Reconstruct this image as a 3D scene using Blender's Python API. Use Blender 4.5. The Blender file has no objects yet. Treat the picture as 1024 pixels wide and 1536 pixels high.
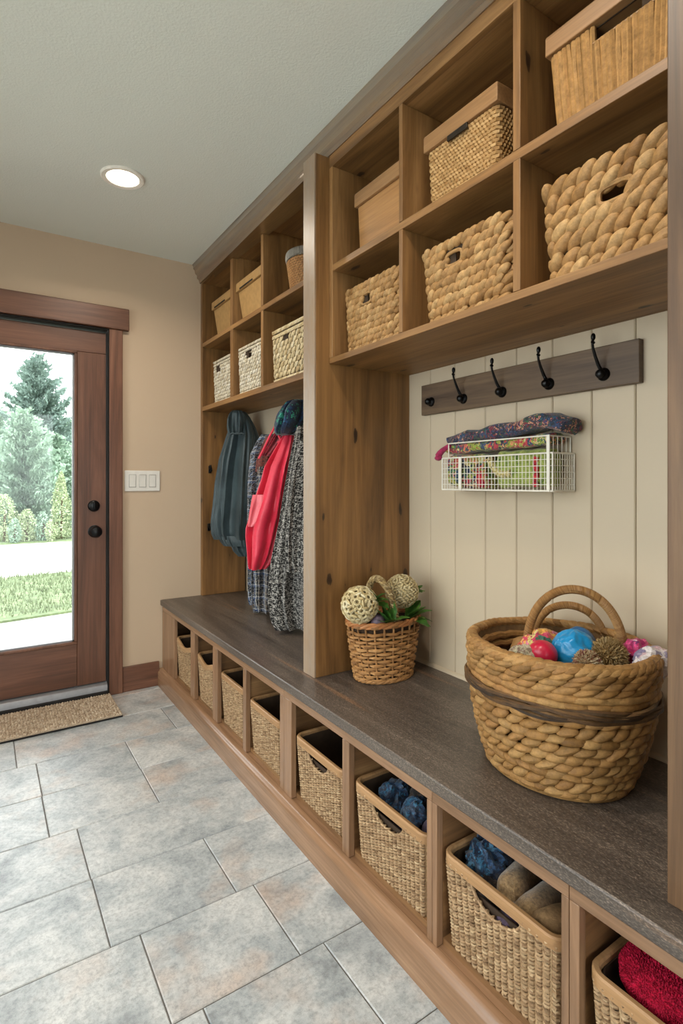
import bpy, math, random
from mathutils import Vector, Matrix, noise
R_ = random.Random(7)
SKY, EXPO = 5.6, 0.16
PI = math.pi
sc = bpy.context.scene
col = sc.collection
# ------------------------------------------------------------------ camera numbers
CF, YAW, HY, CH = 817.5, 0.5829, 724.0, 1.18
SN, CS = math.sin(YAW), math.cos(YAW)
FW = Vector((SN, CS, 0)); RT = Vector((CS, -SN, 0))

def lin(h):
    h = h.lstrip('#')
    o = []
    for i in (0, 2, 4):
        c = int(h[i:i+2], 16)/255
        o.append(c/12.92 if c <= .04045 else ((c+.055)/1.055)**2.4)
    return (*o, 1)

# ------------------------------------------------------------------ mesh collector
class M:
    def __init__(s): s.v = []; s.f = []; s.uv = {}
    def add(s, vs, fs):
        b = len(s.v); s.v += [tuple(p) for p in vs]
        s.f += [tuple(i+b for i in f) for f in fs]
        return b
    def box(s, x0, x1, y0, y1, z0, z1):
        v = [(x0,y0,z0),(x1,y0,z0),(x1,y1,z0),(x0,y1,z0),(x0,y0,z1),(x1,y0,z1),(x1,y1,z1),(x0,y1,z1)]
        s.add(v, [(0,3,2,1),(4,5,6,7),(0,1,5,4),(1,2,6,5),(2,3,7,6),(3,0,4,7)])
        return s
    def frustum(s, b, t):   # b,t = (x0,x1,y0,y1,z)
        v = [(b[0],b[2],b[4]),(b[1],b[2],b[4]),(b[1],b[3],b[4]),(b[0],b[3],b[4]),
             (t[0],t[2],t[4]),(t[1],t[2],t[4]),(t[1],t[3],t[4]),(t[0],t[3],t[4])]
        s.add(v, [(0,3,2,1),(4,5,6,7),(0,1,5,4),(1,2,6,5),(2,3,7,6),(3,0,4,7)])
        return s
    def rings(s, rs, closed=True, cap=True):
        n = len(rs[0]); b = len(s.v)
        for r in rs: s.v += [tuple(p) for p in r]
        m = n if closed else n-1
        for i in range(len(rs)-1):
            for j in range(m):
                k = (j+1) % n
                s.f.append((b+i*n+j, b+i*n+k, b+(i+1)*n+k, b+(i+1)*n+j))
        if cap and closed:
            s.f.append(tuple(b+j for j in reversed(range(n))))
            e = b+(len(rs)-1)*n
            s.f.append(tuple(e+j for j in range(n)))
        return b
    def tube(s, path, r, n=6, closed=False, cap=True, flat=None):
        P = [Vector(p) for p in path]; N = len(P)
        rr = r if callable(r) else (lambda i: r)
        rs = []; up = None
        for i in range(N):
            a = P[(i-1) % N] if (closed or i > 0) else P[0]
            c = P[(i+1) % N] if (closed or i < N-1) else P[-1]
            t = (c-a)
            if t.length < 1e-9: t = Vector((0,0,1))
            t.normalize()
            if up is None:
                up = Vector((0,0,1)) if abs(t.z) < .9 else Vector((1,0,0))
            u = (up-t*up.dot(t))
            if u.length < 1e-6: u = t.orthogonal()
            u.normalize(); w = t.cross(u); up = u
            q = rr(i)
            fu, fw = flat if flat else (1, 1)
            rs.append([P[i]+u*(q*fu*math.cos(2*PI*k/n))+w*(q*fw*math.sin(2*PI*k/n)) for k in range(n)])
        if closed:
            b = len(s.v)
            for r_ in rs: s.v += [tuple(p) for p in r_]
            for i in range(N):
                i2 = (i+1) % N
                for j in range(n):
                    k = (j+1) % n
                    s.f.append((b+i*n+j, b+i*n+k, b+i2*n+k, b+i2*n+j))
        else:
            s.rings(rs, True, cap)
        return s
    def lathe(s, c, prof, n=32, cap=True):   # prof (r,z)
        s.rings([[(c[0]+r*math.cos(2*PI*k/n), c[1]+r*math.sin(2*PI*k/n), c[2]+z) for k in range(n)] for r, z in prof], True, cap)
        return s
    def lump(s, c, ax, ay, az, nu=8, nv=5):  # ellipsoid, ax/ay/az vectors
        c = Vector(c); b = len(s.v)
        s.v.append(tuple(c-ax))
        for i in range(1, nv):
            t = PI*i/nv; a = -math.cos(t); q = math.sin(t)
            for j in range(nu):
                p = 2*PI*j/nu
                s.v.append(tuple(c+ax*a+ay*(q*math.cos(p))+az*(q*math.sin(p))))
        s.v.append(tuple(c+ax)); e = len(s.v)-1
        for j in range(nu):
            k = (j+1) % nu
            s.f.append((b, b+1+k, b+1+j))
            s.f.append((e, e-nu+j, e-nu+k))
        for i in range(nv-2):
            for j in range(nu):
                k = (j+1) % nu
                q = b+1+i*nu
                s.f.append((q+j, q+k, q+nu+k, q+nu+j))
        return s
    def blob(s, c, rad, nu=32, nv=20, amp=0., freq=10., seed=0., rot=None, ridge=False):
        c = Vector(c); b = len(s.v)
        rot = rot or Matrix.Identity(3)
        for i in range(nv+1):
            t = PI*i/nv
            for j in range(nu):
                p = 2*PI*j/nu
                d = Vector((math.sin(t)*math.cos(p), math.sin(t)*math.sin(p), math.cos(t)))
                q = Vector((d.x*rad[0], d.y*rad[1], d.z*rad[2]))
                k = noise.fractal(q*freq+Vector((seed, seed*1.7, -seed)), .9, 2.1, 3)
                if ridge: k = .6-2*abs(k)
                s.v.append(tuple(c+rot@(q*(1+amp*k))))
        for i in range(nv):
            for j in range(nu):
                k = (j+1) % nu
                s.f.append((b+i*nu+j, b+(i+1)*nu+j, b+(i+1)*nu+k, b+i*nu+k))
        return s
    def build(s, name, mat, origin=(0,0,0), parent=None, bevel=0, smooth=40, segs=2):
        me = bpy.data.meshes.new(name)
        o = Vector(origin)
        me.from_pydata([tuple(Vector(p)-o) for p in s.v], [], s.f)
        me.validate(clean_customdata=False)
        me.update()
        if s.uv:
            l = me.uv_layers.new(name='UVMap')
            for lp in me.loops:
                l.data[lp.index].uv = s.uv.get(lp.vertex_index, (0, 0))
        for p in me.polygons: p.use_smooth = True
        me.set_sharp_from_angle(angle=math.radians(smooth))
        ob = bpy.data.objects.new(name, me)
        col.objects.link(ob)
        if mat: me.materials.append(mat)
        if parent is None: ob.location = o
        else: ob.parent = parent
        if bevel:
            b = ob.modifiers.new('bevel', 'BEVEL'); b.width = bevel; b.segments = segs; b.limit_method = 'ANGLE'
            b.harden_normals = False
        return ob

def props(o, label=None, cat=None, group=None, kind=None):
    if label: o['label'] = label
    if cat: o['category'] = cat
    if group: o['group'] = group
    if kind: o['kind'] = kind
    return o
def thing(name, label, cat, loc, group=None):
    o = bpy.data.objects.new(name, None); col.objects.link(o)
    o.location = loc; o.empty_display_size = .05
    return props(o, label, cat, group)
def root_of(o):
    while o.parent: o = o.parent
    return o
def part(name, m, mat, parent, bevel=0, label=None, smooth=40, segs=2):
    o = m.build(name, mat, root_of(parent).location, parent, bevel, smooth, segs)
    if label: o['label'] = label
    return o
def single(name, m, mat, loc, label, cat, group=None, bevel=0, smooth=40, kind=None):
    return props(m.build(name, mat, loc, None, bevel, smooth), label, cat, group, kind)
def struct(name, m, mat, bevel=0, smooth=40):
    return props(m.build(name, mat, (0,0,0), None, bevel, smooth), kind='structure')
def dup(root, loc, label, scale=None, rotz=None):
    def cp(o, par):
        c = o.copy(); col.objects.link(c)
        if par: c.parent = par
        for ch in o.children: cp(ch, c)
        return c
    r = cp(root, None); r.location = loc; r['label'] = label
    if scale: r.scale = scale
    if rotz is not None: r.rotation_euler.z = rotz
    return r

# ------------------------------------------------------------------ materials
def newmat(name):
    m = bpy.data.materials.new(name); m.use_nodes = True
    nt = m.node_tree; b = nt.nodes['Principled BSDF']
    return m, nt, b
def N(nt, t, **kw):
    n = nt.nodes.new(t)
    for k, v in kw.items():
        if k in n.inputs: n.inputs[k].default_value = v
        else: setattr(n, k, v)
    return n
def ramp(nt, fac, stops, interp='LINEAR'):
    r = nt.nodes.new('ShaderNodeValToRGB'); r.color_ramp.interpolation = interp
    els = r.color_ramp.elements
    while len(els) < len(stops): els.new(.5)
    for e, (p, c) in zip(els, stops): e.position = p; e.color = lin(c) if isinstance(c, str) else c
    nt.links.new(fac, r.inputs[0]); return r
def coords(nt, scale=(1,1,1), kind='Object', loc_rand=0):
    tc = nt.nodes.new('ShaderNodeTexCoord'); mp = nt.nodes.new('ShaderNodeMapping')
    mp.inputs['Scale'].default_value = scale
    nt.links.new(tc.outputs[kind], mp.inputs[0])
    if loc_rand:
        oi = nt.nodes.new('ShaderNodeObjectInfo'); ml = N(nt, 'ShaderNodeMath', operation='MULTIPLY'); ml.inputs[1].default_value = loc_rand
        cb = nt.nodes.new('ShaderNodeCombineXYZ')
        nt.links.new(oi.outputs['Random'], ml.inputs[0])
        for i in range(3): nt.links.new(ml.outputs[0], cb.inputs[i])
        nt.links.new(cb.outputs[0], mp.inputs['Location'])
    return mp.outputs[0]
def mix(nt, fac, a, b, mode='MIX'):
    m = nt.nodes.new('ShaderNodeMix'); m.data_type = 'RGBA'; m.blend_type = mode
    for s_, i in ((fac, 0), (a, 6), (b, 7)):
        if hasattr(s_, 'links') or hasattr(s_, 'is_output'): nt.links.new(s_, m.inputs[i])
        else: m.inputs[i].default_value = (lin(s_) if isinstance(s_, str) else s_)
    return m.outputs[2]
def bump(nt, b, h, strength=.3, dist=.002):
    n = N(nt, 'ShaderNodeBump', Strength=strength, Distance=dist)
    nt.links.new(h, n.inputs['Height']); nt.links.new(n.outputs[0], b.inputs['Normal'])
def plain(name, c, rough=.5, metal=0, noise_amt=.08, bumpk=0, nscale=40, spec=.5):
    m, nt, b = newmat(name)
    co = coords(nt); nz = N(nt, 'ShaderNodeTexNoise', Scale=nscale, Detail=4.0); nt.links.new(co, nz.inputs['Vector'])
    base = lin(c); lo = tuple(x*(1-noise_amt) for x in base[:3])+(1,); hi = tuple(min(1, x*(1+noise_amt)) for x in base[:3])+(1,)
    r = ramp(nt, nz.outputs['Fac'], [(.3, lo), (.7, hi)])
    nt.links.new(r.outputs[0], b.inputs['Base Color'])
    b.inputs['Roughness'].default_value = rough; b.inputs['Metallic'].default_value = metal
    b.inputs['Specular IOR Level'].default_value = spec
    if bumpk: bump(nt, b, nz.outputs['Fac'], bumpk, .002)
    return m
def wood(name, dark, mid, light, axis='Z', rough=.5, knots=.0, scale=1.0, loc_rand=3.0, streak=None, gbump=.15):
    m, nt, b = newmat(name)
    L, S = 1.1*scale, 13*scale
    sc3 = tuple(L if a == axis else S for a in 'XYZ')
    co = coords(nt, sc3, loc_rand=loc_rand)
    n1 = N(nt, 'ShaderNodeTexNoise', Scale=1.0, Detail=6.0, Roughness=.62, Distortion=.8); nt.links.new(co, n1.inputs['Vector'])
    sc4 = tuple(L*4 if a == axis else S*11 for a in 'XYZ')
    co2 = coords(nt, sc4, loc_rand=loc_rand)
    n2 = N(nt, 'ShaderNodeTexNoise', Scale=1.0, Detail=3.0, Roughness=.6); nt.links.new(co2, n2.inputs['Vector'])
    r1 = ramp(nt, n1.outputs['Fac'], [(.28, dark), (.5, mid), (.74, light)])
    r2 = ramp(nt, n2.outputs['Fac'], [(.3, (.72,.70,.68,1)), (.65, (1.06,1.06,1.06,1))])
    c = mix(nt, .75, r1.outputs[0], r2.outputs[0], 'MULTIPLY')
    if knots:
        sk = tuple(1.6 if a == axis else 4.2 for a in 'XYZ')
        co3_ = coords(nt, sk, loc_rand=loc_rand)
        s3 = nt.nodes.new('ShaderNodeSeparateXYZ'); nt.links.new(co3_, s3.inputs[0])
        c3 = nt.nodes.new('ShaderNodeCombineXYZ'); nt.links.new(s3.outputs['X' if axis != 'X' else 'Y'], c3.inputs[0]); nt.links.new(s3.outputs['Z' if axis != 'Y' else 'Y'], c3.inputs[1])
        co3 = c3.outputs[0]
        nd = N(nt, 'ShaderNodeTexNoise', Scale=5.0, Detail=2.0); nt.links.new(co3, nd.inputs['Vector'])
        cm = mix(nt, .09, co3, nd.outputs['Color'])
        vo = N(nt, 'ShaderNodeTexVoronoi', Scale=2.3, voronoi_dimensions='2D'); nt.links.new(cm, vo.inputs['Vector'])
        sv = nt.nodes.new('ShaderNodeSeparateColor'); nt.links.new(vo.outputs['Color'], sv.inputs[0])
        gt = N(nt, 'ShaderNodeMapRange'); gt.inputs['From Min'].default_value = 1-.75*knots; gt.inputs['From Max'].default_value = 1.02; gt.inputs['To Max'].default_value = .15
        nt.links.new(sv.outputs[0], gt.inputs['Value'])
        nk = N(nt, 'ShaderNodeTexNoise', Scale=24.0, Detail=3.0); nt.links.new(co3, nk.inputs['Vector'])
        m1 = N(nt, 'ShaderNodeMath', operation='MULTIPLY_ADD'); nt.links.new(nk.outputs['Fac'], m1.inputs[0]); m1.inputs[1].default_value = .07; nt.links.new(vo.outputs['Distance'], m1.inputs[2])
        m2 = N(nt, 'ShaderNodeMath', operation='SUBTRACT'); nt.links.new(gt.outputs[0], m2.inputs[0]); nt.links.new(m1.outputs[0], m2.inputs[1])
        rk = ramp(nt, m2.outputs[0], [(0, (0,0,0,1)), (.012, (.75,.75,.75,1)), (.05, (.97,.97,.97,1))])
        m3 = N(nt, 'ShaderNodeMath', operation='ADD'); nt.links.new(m2.outputs[0], m3.inputs[0]); m3.inputs[1].default_value = .10
        m4 = N(nt, 'ShaderNodeMath', operation='MULTIPLY'); nt.links.new(m3.outputs[0], m4.inputs[0]); m4.inputs[1].default_value = 6.0
        m5 = N(nt, 'ShaderNodeMath', operation='GREATER_THAN'); nt.links.new(gt.outputs[0], m5.inputs[0]); m5.inputs[1].default_value = .02
        m6 = N(nt, 'ShaderNodeMath', operation='MULTIPLY', use_clamp=True); nt.links.new(m4.outputs[0], m6.inputs[0]); nt.links.new(m5.outputs[0], m6.inputs[1])
        c = mix(nt, m6.outputs[0], c, mix(nt, .5, c, lin('4a2f17')))
        c = mix(nt, rk.outputs[0], c, lin('2b190b'))
    if streak:
        ss = tuple(.8 if a == axis else 9 for a in 'XYZ')
        co4 = coords(nt, ss, loc_rand=loc_rand)
        n4 = N(nt, 'ShaderNodeTexNoise', Scale=1.0, Detail=2.0); nt.links.new(co4, n4.inputs['Vector'])
        r4 = ramp(nt, n4.outputs['Fac'], [(.62, (0,0,0,1)), (.74, (.8,.8,.8,1))])
        c = mix(nt, r4.outputs[0], c, lin(streak))
    nt.links.new(c, b.inputs['Base Color'])
    b.inputs['Roughness'].default_value = rough
    bump(nt, b, n2.outputs['Fac'], gbump, .0015)
    return m
def wicker(name, cols, rough=.6, fiber=260, bk=.35, var=.25, spec=.3):
    m, nt, b = newmat(name)
    g = nt.nodes.new('ShaderNodeNewGeometry')
    st = [(i/(max(1, len(cols)-1)), c) for i, c in enumerate(cols)]
    r = ramp(nt, g.outputs['Random Per Island'], st)
    co = coords(nt)
    nz = N(nt, 'ShaderNodeTexNoise', Scale=fiber*.25, Detail=4.0, Roughness=.7); nt.links.new(co, nz.inputs['Vector'])
    r2 = ramp(nt, nz.outputs['Fac'], [(.25, (1-var*1.6,)*3+(1,)), (.7, (1+var*.4,)*3+(1,))])
    c = mix(nt, 1.0, r.outputs[0], r2.outputs[0], 'MULTIPLY')
    nt.links.new(c, b.inputs['Base Color'])
    b.inputs['Roughness'].default_value = rough; b.inputs['Specular IOR Level'].default_value = spec
    mf = nt.nodes.new('ShaderNodeMapping'); mf.inputs['Scale'].default_value = (.35, .22, 1.6); mf.inputs['Rotation'].default_value = (.35, 0, 0); nt.links.new(co, mf.inputs[0])
    n3 = N(nt, 'ShaderNodeTexNoise', Scale=fiber, Detail=4.0, Roughness=.7); nt.links.new(mf.outputs[0], n3.inputs['Vector'])
    bump(nt, b, n3.outputs['Fac'], bk, .003)
    return m
def cloth(name, stops, scale=60, rough=.85, bk=.4, vor=None, thread=600, sheen=.2, tm=.8):
    """fabric in patches of its own colours (voronoi cells or noise), with a thread bump"""
    m, nt, b = newmat(name)
    co = coords(nt)
    if vor:
        nd = N(nt, 'ShaderNodeTexNoise', Scale=vor*1.3, Detail=3.0); nt.links.new(co, nd.inputs['Vector'])
        cm = mix(nt, .12, co, nd.outputs['Color'])
        v = N(nt, 'ShaderNodeTexVoronoi', Scale=vor); nt.links.new(cm, v.inputs['Vector'])
        sx = nt.nodes.new('ShaderNodeSeparateColor'); nt.links.new(v.outputs['Color'], sx.inputs[0])
        r = ramp(nt, sx.outputs[0], stops, 'CONSTANT')
    else:
        nd = N(nt, 'ShaderNodeTexNoise', Scale=scale, Detail=4.0, Roughness=.65); nt.links.new(co, nd.inputs['Vector'])
        r = ramp(nt, nd.outputs['Fac'], stops)
    n2 = N(nt, 'ShaderNodeTexNoise', Scale=thread*.35, Detail=2.0); nt.links.new(co, n2.inputs['Vector'])
    r2 = ramp(nt, n2.outputs['Fac'], [(.35, (.7,.7,.7,1)), (.65, (1.15,1.15,1.15,1))])
    c = mix(nt, tm, r.outputs[0], r2.outputs[0], 'MULTIPLY')
    nt.links.new(c, b.inputs['Base Color'])
    b.inputs['Roughness'].default_value = rough
    b.inputs['Sheen Weight'].default_value = sheen
    n3 = N(nt, 'ShaderNodeTexNoise', Scale=thread, Detail=2.0); nt.links.new(co, n3.inputs['Vector'])
    bump(nt, b, n3.outputs['Fac'], bk, .002)
    return m
def plaid(name, ground, bands, fu, fv, flecks=.5, thread=900):
    """woven check on UV: bands = colour list for the v stripes and u stripes, broken into flecks"""
    m, nt, b = newmat(name)
    tc = nt.nodes.new('ShaderNodeTexCoord'); sp = nt.nodes.new('ShaderNodeSeparateXYZ'); nt.links.new(tc.outputs['UV'], sp.inputs[0])
    nzc = N(nt, 'ShaderNodeTexNoise', Scale=38.0, Detail=3.0, Roughness=.7)
    mpn = nt.nodes.new('ShaderNodeMapping'); mpn.inputs['Scale'].default_value = (7, 7, 7); nt.links.new(tc.outputs['UV'], mpn.inputs[0]); nt.links.new(mpn.outputs[0], nzc.inputs['Vector'])
    def stripes(out, freq, stops):
        a = N(nt, 'ShaderNodeMath', operation='MULTIPLY'); a.inputs[1].default_value = freq; nt.links.new(out, a.inputs[0])
        fr = N(nt, 'ShaderNodeMath', operation='FRACT'); nt.links.new(a.outputs[0], fr.inputs[0])
        return ramp(nt, fr.outputs[0], stops, 'CONSTANT').outputs[0]
    cv = stripes(sp.outputs['Y'], fv, bands); cu = stripes(sp.outputs['X'], fu, bands)
    c = mix(nt, .5, cv, cu)
    # thread flecks, stretched both ways
    def fl(scl):
        mp = nt.nodes.new('ShaderNodeMapping'); mp.inputs['Scale'].default_value = scl; nt.links.new(tc.outputs['UV'], mp.inputs[0])
        q = N(nt, 'ShaderNodeTexNoise', Scale=1.0, Detail=2.0, Roughness=.6); nt.links.new(mp.outputs[0], q.inputs['Vector']); return q.outputs['Fac']
    f1 = ramp(nt, fl((55, 260, 1)), [(.565, (0,0,0,1)), (.6, (1,1,1,1))]).outputs[0]
    f2 = ramp(nt, fl((260, 55, 1)), [(.57, (0,0,0,1)), (.61, (1,1,1,1))]).outputs[0]
    f = mix(nt, 1.0, f1, f2, 'LIGHTEN')
    inv = N(nt, 'ShaderNodeMath', operation='MULTIPLY'); inv.inputs[1].default_value = flecks
    nt.links.new(f, inv.inputs[0])
    c = mix(nt, inv.outputs[0], c, lin(ground))
    nt.links.new(c, b.inputs['Base Color'])
    b.inputs['Roughness'].default_value = .9; b.inputs['Sheen Weight'].default_value = .15
    bump(nt, b, fl((500, 500, 1)), .5, .002)
    return m

UP_D, UP_M, UP_L = '5c3f21', '876137', 'a97f4f'
W = {}
for a in 'XYZ':
    W['up'+a] = wood('stained_wood_'+a, UP_D, UP_M, UP_L, a, .5, .75)
    W['base'+a] = wood('taupe_wood_'+a, '74573f', '8d6b4f', 'a07d60', a, .27, 0, gbump=.08)
    W['cub'+a] = wood('cubby_wood_'+a, '5f4329', '845f3b', '9d784e', a, .55, .2)
    W['door'+a] = wood('walnut_door_'+a, '4b3022', '6c4734', '8c6049', a, .40, 0, scale=.8)
    W['rail'+a] = wood('rail_wood_'+a, '46362a', '64503d', '7a6349', a, .5, 0)
W['panelZ'] = wood('end_panel_wood', '46321f', '644930', '7d5f41', 'Z', .5, .3)  # wood made darker; the panel front's shade is put into its colour
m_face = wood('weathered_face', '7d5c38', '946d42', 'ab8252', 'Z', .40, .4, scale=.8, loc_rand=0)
def paint_face_sheen():  # mottled pale grey over the wood stands in for window sheen
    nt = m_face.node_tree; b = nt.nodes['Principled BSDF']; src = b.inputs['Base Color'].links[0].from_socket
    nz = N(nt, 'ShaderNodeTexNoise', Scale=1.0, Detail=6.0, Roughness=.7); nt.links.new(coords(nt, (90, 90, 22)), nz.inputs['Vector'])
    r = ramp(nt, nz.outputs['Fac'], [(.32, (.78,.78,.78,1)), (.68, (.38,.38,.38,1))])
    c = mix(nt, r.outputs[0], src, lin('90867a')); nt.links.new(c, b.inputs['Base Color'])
paint_face_sheen()
W['knotZ'] = wood('knotty_wood', '553a1e', '7f5a32', 'a07544', 'Z', .42, 1.0, scale=.8)
m_box = wood('pine_board', '8a6236', 'a87a49', 'bd915c', 'Y', .5, 0)
m_lid = wood('lid_board', '7a5836', '9a734a', 'ae875b', 'Y', .5, 0)
m_tanbox = plain('tan_fibreboard', 'a5814f', .6, noise_amt=.12)
m_crown = wood('crown_wood', '553d28', '735638', '86673f', 'Y', .32, 0)
m_crown.node_tree.nodes['Principled BSDF'].inputs['Coat Weight'].default_value = 1
m_crown.node_tree.nodes['Principled BSDF'].inputs['Coat IOR'].default_value = 2.1
m_crown.node_tree.nodes['Principled BSDF'].inputs['Coat Roughness'].default_value = .1
m_black = plain('black_iron', '0e0e0f', .3, .6, spec=.6)
m_dark = plain('dark_gap', '120d09', .9)
m_white = plain('white_plastic', 'd8d4cb', .35, noise_amt=.02)
m_grey = plain('switch_gap', '8f8b84', .5, noise_amt=.02)
m_wire = plain('cream_wire', 'e4dfd2', .4, noise_amt=.05)
m_alu = plain('aluminium', '98989a', .5, .6)
m_rubber = plain('black_rubber', '16120f', .8)

def wall_mat(name, c, bk=.05, sc_=220, rough=.75):
    m, nt, b = newmat(name)
    co = coords(nt); nz = N(nt, 'ShaderNodeTexNoise', Scale=float(sc_), Detail=3.0); nt.links.new(co, nz.inputs['Vector'])
    b.inputs['Base Color'].default_value = lin(c); b.inputs['Roughness'].default_value = rough
    bump(nt, b, nz.outputs['Fac'], bk, .004); return m
m_wall = wall_mat('tan_paint', 'bfa88e', .06)
m_ceil = wall_mat('ceiling_paint', 'dde0d6', .35, 150)
m_bead = wall_mat('cream_paint', 'c2b299', .02, 60, .5)

# slate floor
def mk_floor():
    m, nt, b = newmat('slate_tile')
    g = nt.nodes.new('ShaderNodeNewGeometry')
    tc = nt.nodes.new('ShaderNodeTexCoord')
    ad = N(nt, 'ShaderNodeVectorMath', operation='SCALE'); ad.inputs['Scale'].default_value = 7.0
    cb = nt.nodes.new('ShaderNodeCombineXYZ')
    for i in range(3): nt.links.new(g.outputs['Random Per Island'], cb.inputs[i])
    nt.links.new(cb.outputs[0], ad.inputs[0])
    av = N(nt, 'ShaderNodeVectorMath', operation='ADD'); nt.links.new(tc.outputs['Object'], av.inputs[0]); nt.links.new(ad.outputs[0], av.inputs[1])
    n1 = N(nt, 'ShaderNodeTexNoise', Scale=6.0, Detail=9.0, Roughness=.7, Distortion=.5); nt.links.new(av.outputs[0], n1.inputs['Vector'])
    n2 = N(nt, 'ShaderNodeTexNoise', Scale=3.4, Detail=4.0, Roughness=.6); nt.links.new(av.outputs[0], n2.inputs['Vector'])
    n3 = N(nt, 'ShaderNodeTexNoise', Scale=80.0, Detail=6.0, Roughness=.8); nt.links.new(av.outputs[0], n3.inputs['Vector'])
    r1 = ramp(nt, n1.outputs['Fac'], [(.28, '7a8084'), (.45, 'a3a8aa'), (.6, 'c0c1c0'), (.78, 'd3d1ce')])
    r2 = ramp(nt, n2.outputs['Fac'], [(.53, (0,0,0,1)), (.72, (.75,.75,.75,1))])
    c = mix(nt, r2.outputs[0], r1.outputs[0], lin('bca392'))
    r3 = ramp(nt, n3.outputs['Fac'], [(.34, (.55,.56,.57,1)), (.56, (1.08,1.08,1.07,1))])
    c = mix(nt, .8, c, r3.outputs[0], 'MULTIPLY')
    nt.links.new(c, b.inputs['Base Color'])
    rr = ramp(nt, n1.outputs['Fac'], [(.3, (.42,.42,.42,1)), (.7, (.28,.28,.28,1))])
    nt.links.new(rr.outputs[0], b.inputs['Roughness'])
    mm = mix(nt, .5, n1.outputs['Color'], n3.outputs['Color'])
    b.inputs['Specular IOR Level'].default_value = .8
    bump(nt, b, mm, .45, .005)
    return m
m_floor = mk_floor()
m_grout = plain('grout', '5d5a55', .9)

# bench counter: dark brushed laminate with rust streaks along its length
def mk_counter():
    m = wood('slate_laminate', '463e38', '5b5149', '72675d', 'Y', .4, 0, scale=1.0, streak=None, gbump=.2)
    nt = m.node_tree; b = nt.nodes['Principled BSDF']
    src = b.inputs['Base Color'].links[0].from_socket
    co = coords(nt, (16, .7, 16)); n4 = N(nt, 'ShaderNodeTexNoise', Scale=1.0, Detail=3.0, Roughness=.55); nt.links.new(co, n4.inputs['Vector'])
    r4 = ramp(nt, n4.outputs['Fac'], [(.66, (0,0,0,1)), (.76, (.6,.6,.6,1))])
    c = mix(nt, r4.outputs[0], src, lin('9a7252'))
    co5 = coords(nt, (520, 170, 520)); n5 = N(nt, 'ShaderNodeTexNoise', Scale=1.0, Detail=3.0, Roughness=.7); nt.links.new(co5, n5.inputs['Vector'])
    r5 = ramp(nt, n5.outputs['Fac'], [(.36, (.42,.42,.42,1)), (.55, (.95,.95,.95,1)), (.66, (2.3,2.26,2.2,1))])
    c = mix(nt, .85, c, r5.outputs[0], 'MULTIPLY')
    nt.links.new(c, b.inputs['Base Color'])
    b.inputs['Roughness'].default_value = .36
    return m
m_counter = mk_counter()

def glass_mat(name):
    m = bpy.data.materials.new(name); m.use_nodes = True; nt = m.node_tree
    nt.nodes.remove(nt.nodes['Principled BSDF'])
    o = nt.nodes['Material Output']
    t = nt.nodes.new('ShaderNodeBsdfTransparent'); t.inputs[0].default_value = (.95, .97, .96, 1)
    g = nt.nodes.new('ShaderNodeBsdfGlossy'); g.inputs['Roughness'].default_value = .02
    fr = nt.nodes.new('ShaderNodeFresnel'); fr.inputs[0].default_value = 1.35
    x = nt.nodes.new('ShaderNodeMixShader')
    nt.links.new(fr.outputs[0], x.inputs[0]); nt.links.new(t.outputs[0], x.inputs[1]); nt.links.new(g.outputs[0], x.inputs[2])
    nt.links.new(x.outputs[0], o.inputs[0]); return m
m_glass = glass_mat('clear_glass')
def emit_mat(name, c, s_):
    m = bpy.data.materials.new(name); m.use_nodes = True; nt = m.node_tree
    b = nt.nodes['Principled BSDF']; b.inputs['Emission Color'].default_value = c; b.inputs['Emission Strength'].default_value = s_
    b.inputs['Base Color'].default_value = (.9,.9,.85,1); return m

# ------------------------------------------------------------------ the room
XW, YW, ZC, ZB = 1.404, 3.248, 2.498, 0.495
XL0, YN = -1.5, -2.2
YP0, YP1 = 1.643, 1.722
# floor: rows of slate tile running across, joints as recesses
rows = [3.19, 2.905, 2.62, 2.335, 2.05, 1.765, 1.48, 1.195, .905, .62, .335, .05, -.235]
jo = {0: [.43], 1: [.782, .121], 2: [.545, .19], 3: [.547, .188], 4: [.271], 5: [.613, .273], 6: [.665, .345], 7: [.732, .415], 8: [.56]}
fm = M(); gm = M()
gm.box(XL0, 1.40, YN, YW, -.06, -.003)
yb = [YW-.0] + rows + [-.9, -1.5, YN]
for i in range(len(yb)-1):
    y1, y0 = yb[i], yb[i+1]
    js = sorted(jo.get(i-1, []) if i else [.2], reverse=True)
    if not js: js = [.6-.21*(i % 3)]
    while js[-1] > XL0+.5: js.append(js[-1]-(.34 if (i*3+len(js)) % 3 else .62))
    js = [1.40]+js+[XL0]
    for a, b_ in zip(js[:-1], js[1:]):
        g = .0013
        x0, x1 = b_+g, a-g
        c = .0025
        zb_, zt = -.02, 0.0
        fm.rings([[(x0,y0+g,zb_),(x1,y0+g,zb_),(x1,y1-g,zb_),(x0,y1-g,zb_)],
                  [(x0,y0+g,zt-c),(x1,y0+g,zt-c),(x1,y1-g,zt-c),(x0,y1-g,zt-c)],
                  [(x0+c,y0+g+c,zt),(x1-c,y0+g+c,zt),(x1-c,y1-g-c,zt),(x0+c,y1-g-c,zt)]])
fl = struct('floor', fm, m_floor)
gr = gm.build('grout', m_grout, (0,0,0), fl)
struct('ceiling', M().box(XL0-.1, XW+.15, YN-.1, YW+.1, ZC, ZC+.12), m_ceil)
# door wall with its doorway
DX0, DX1, DZ = -.36, .585, 2.03
wm = M(); wm.box(XL0-.1, DX0, YW, YW+.14, -.06, ZC); wm.box(DX1, XW+.15, YW, YW+.14, -.06, ZC); wm.box(DX0, DX1, YW, YW+.14, DZ, ZC)
struct('wall_back', wm, m_wall)
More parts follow.
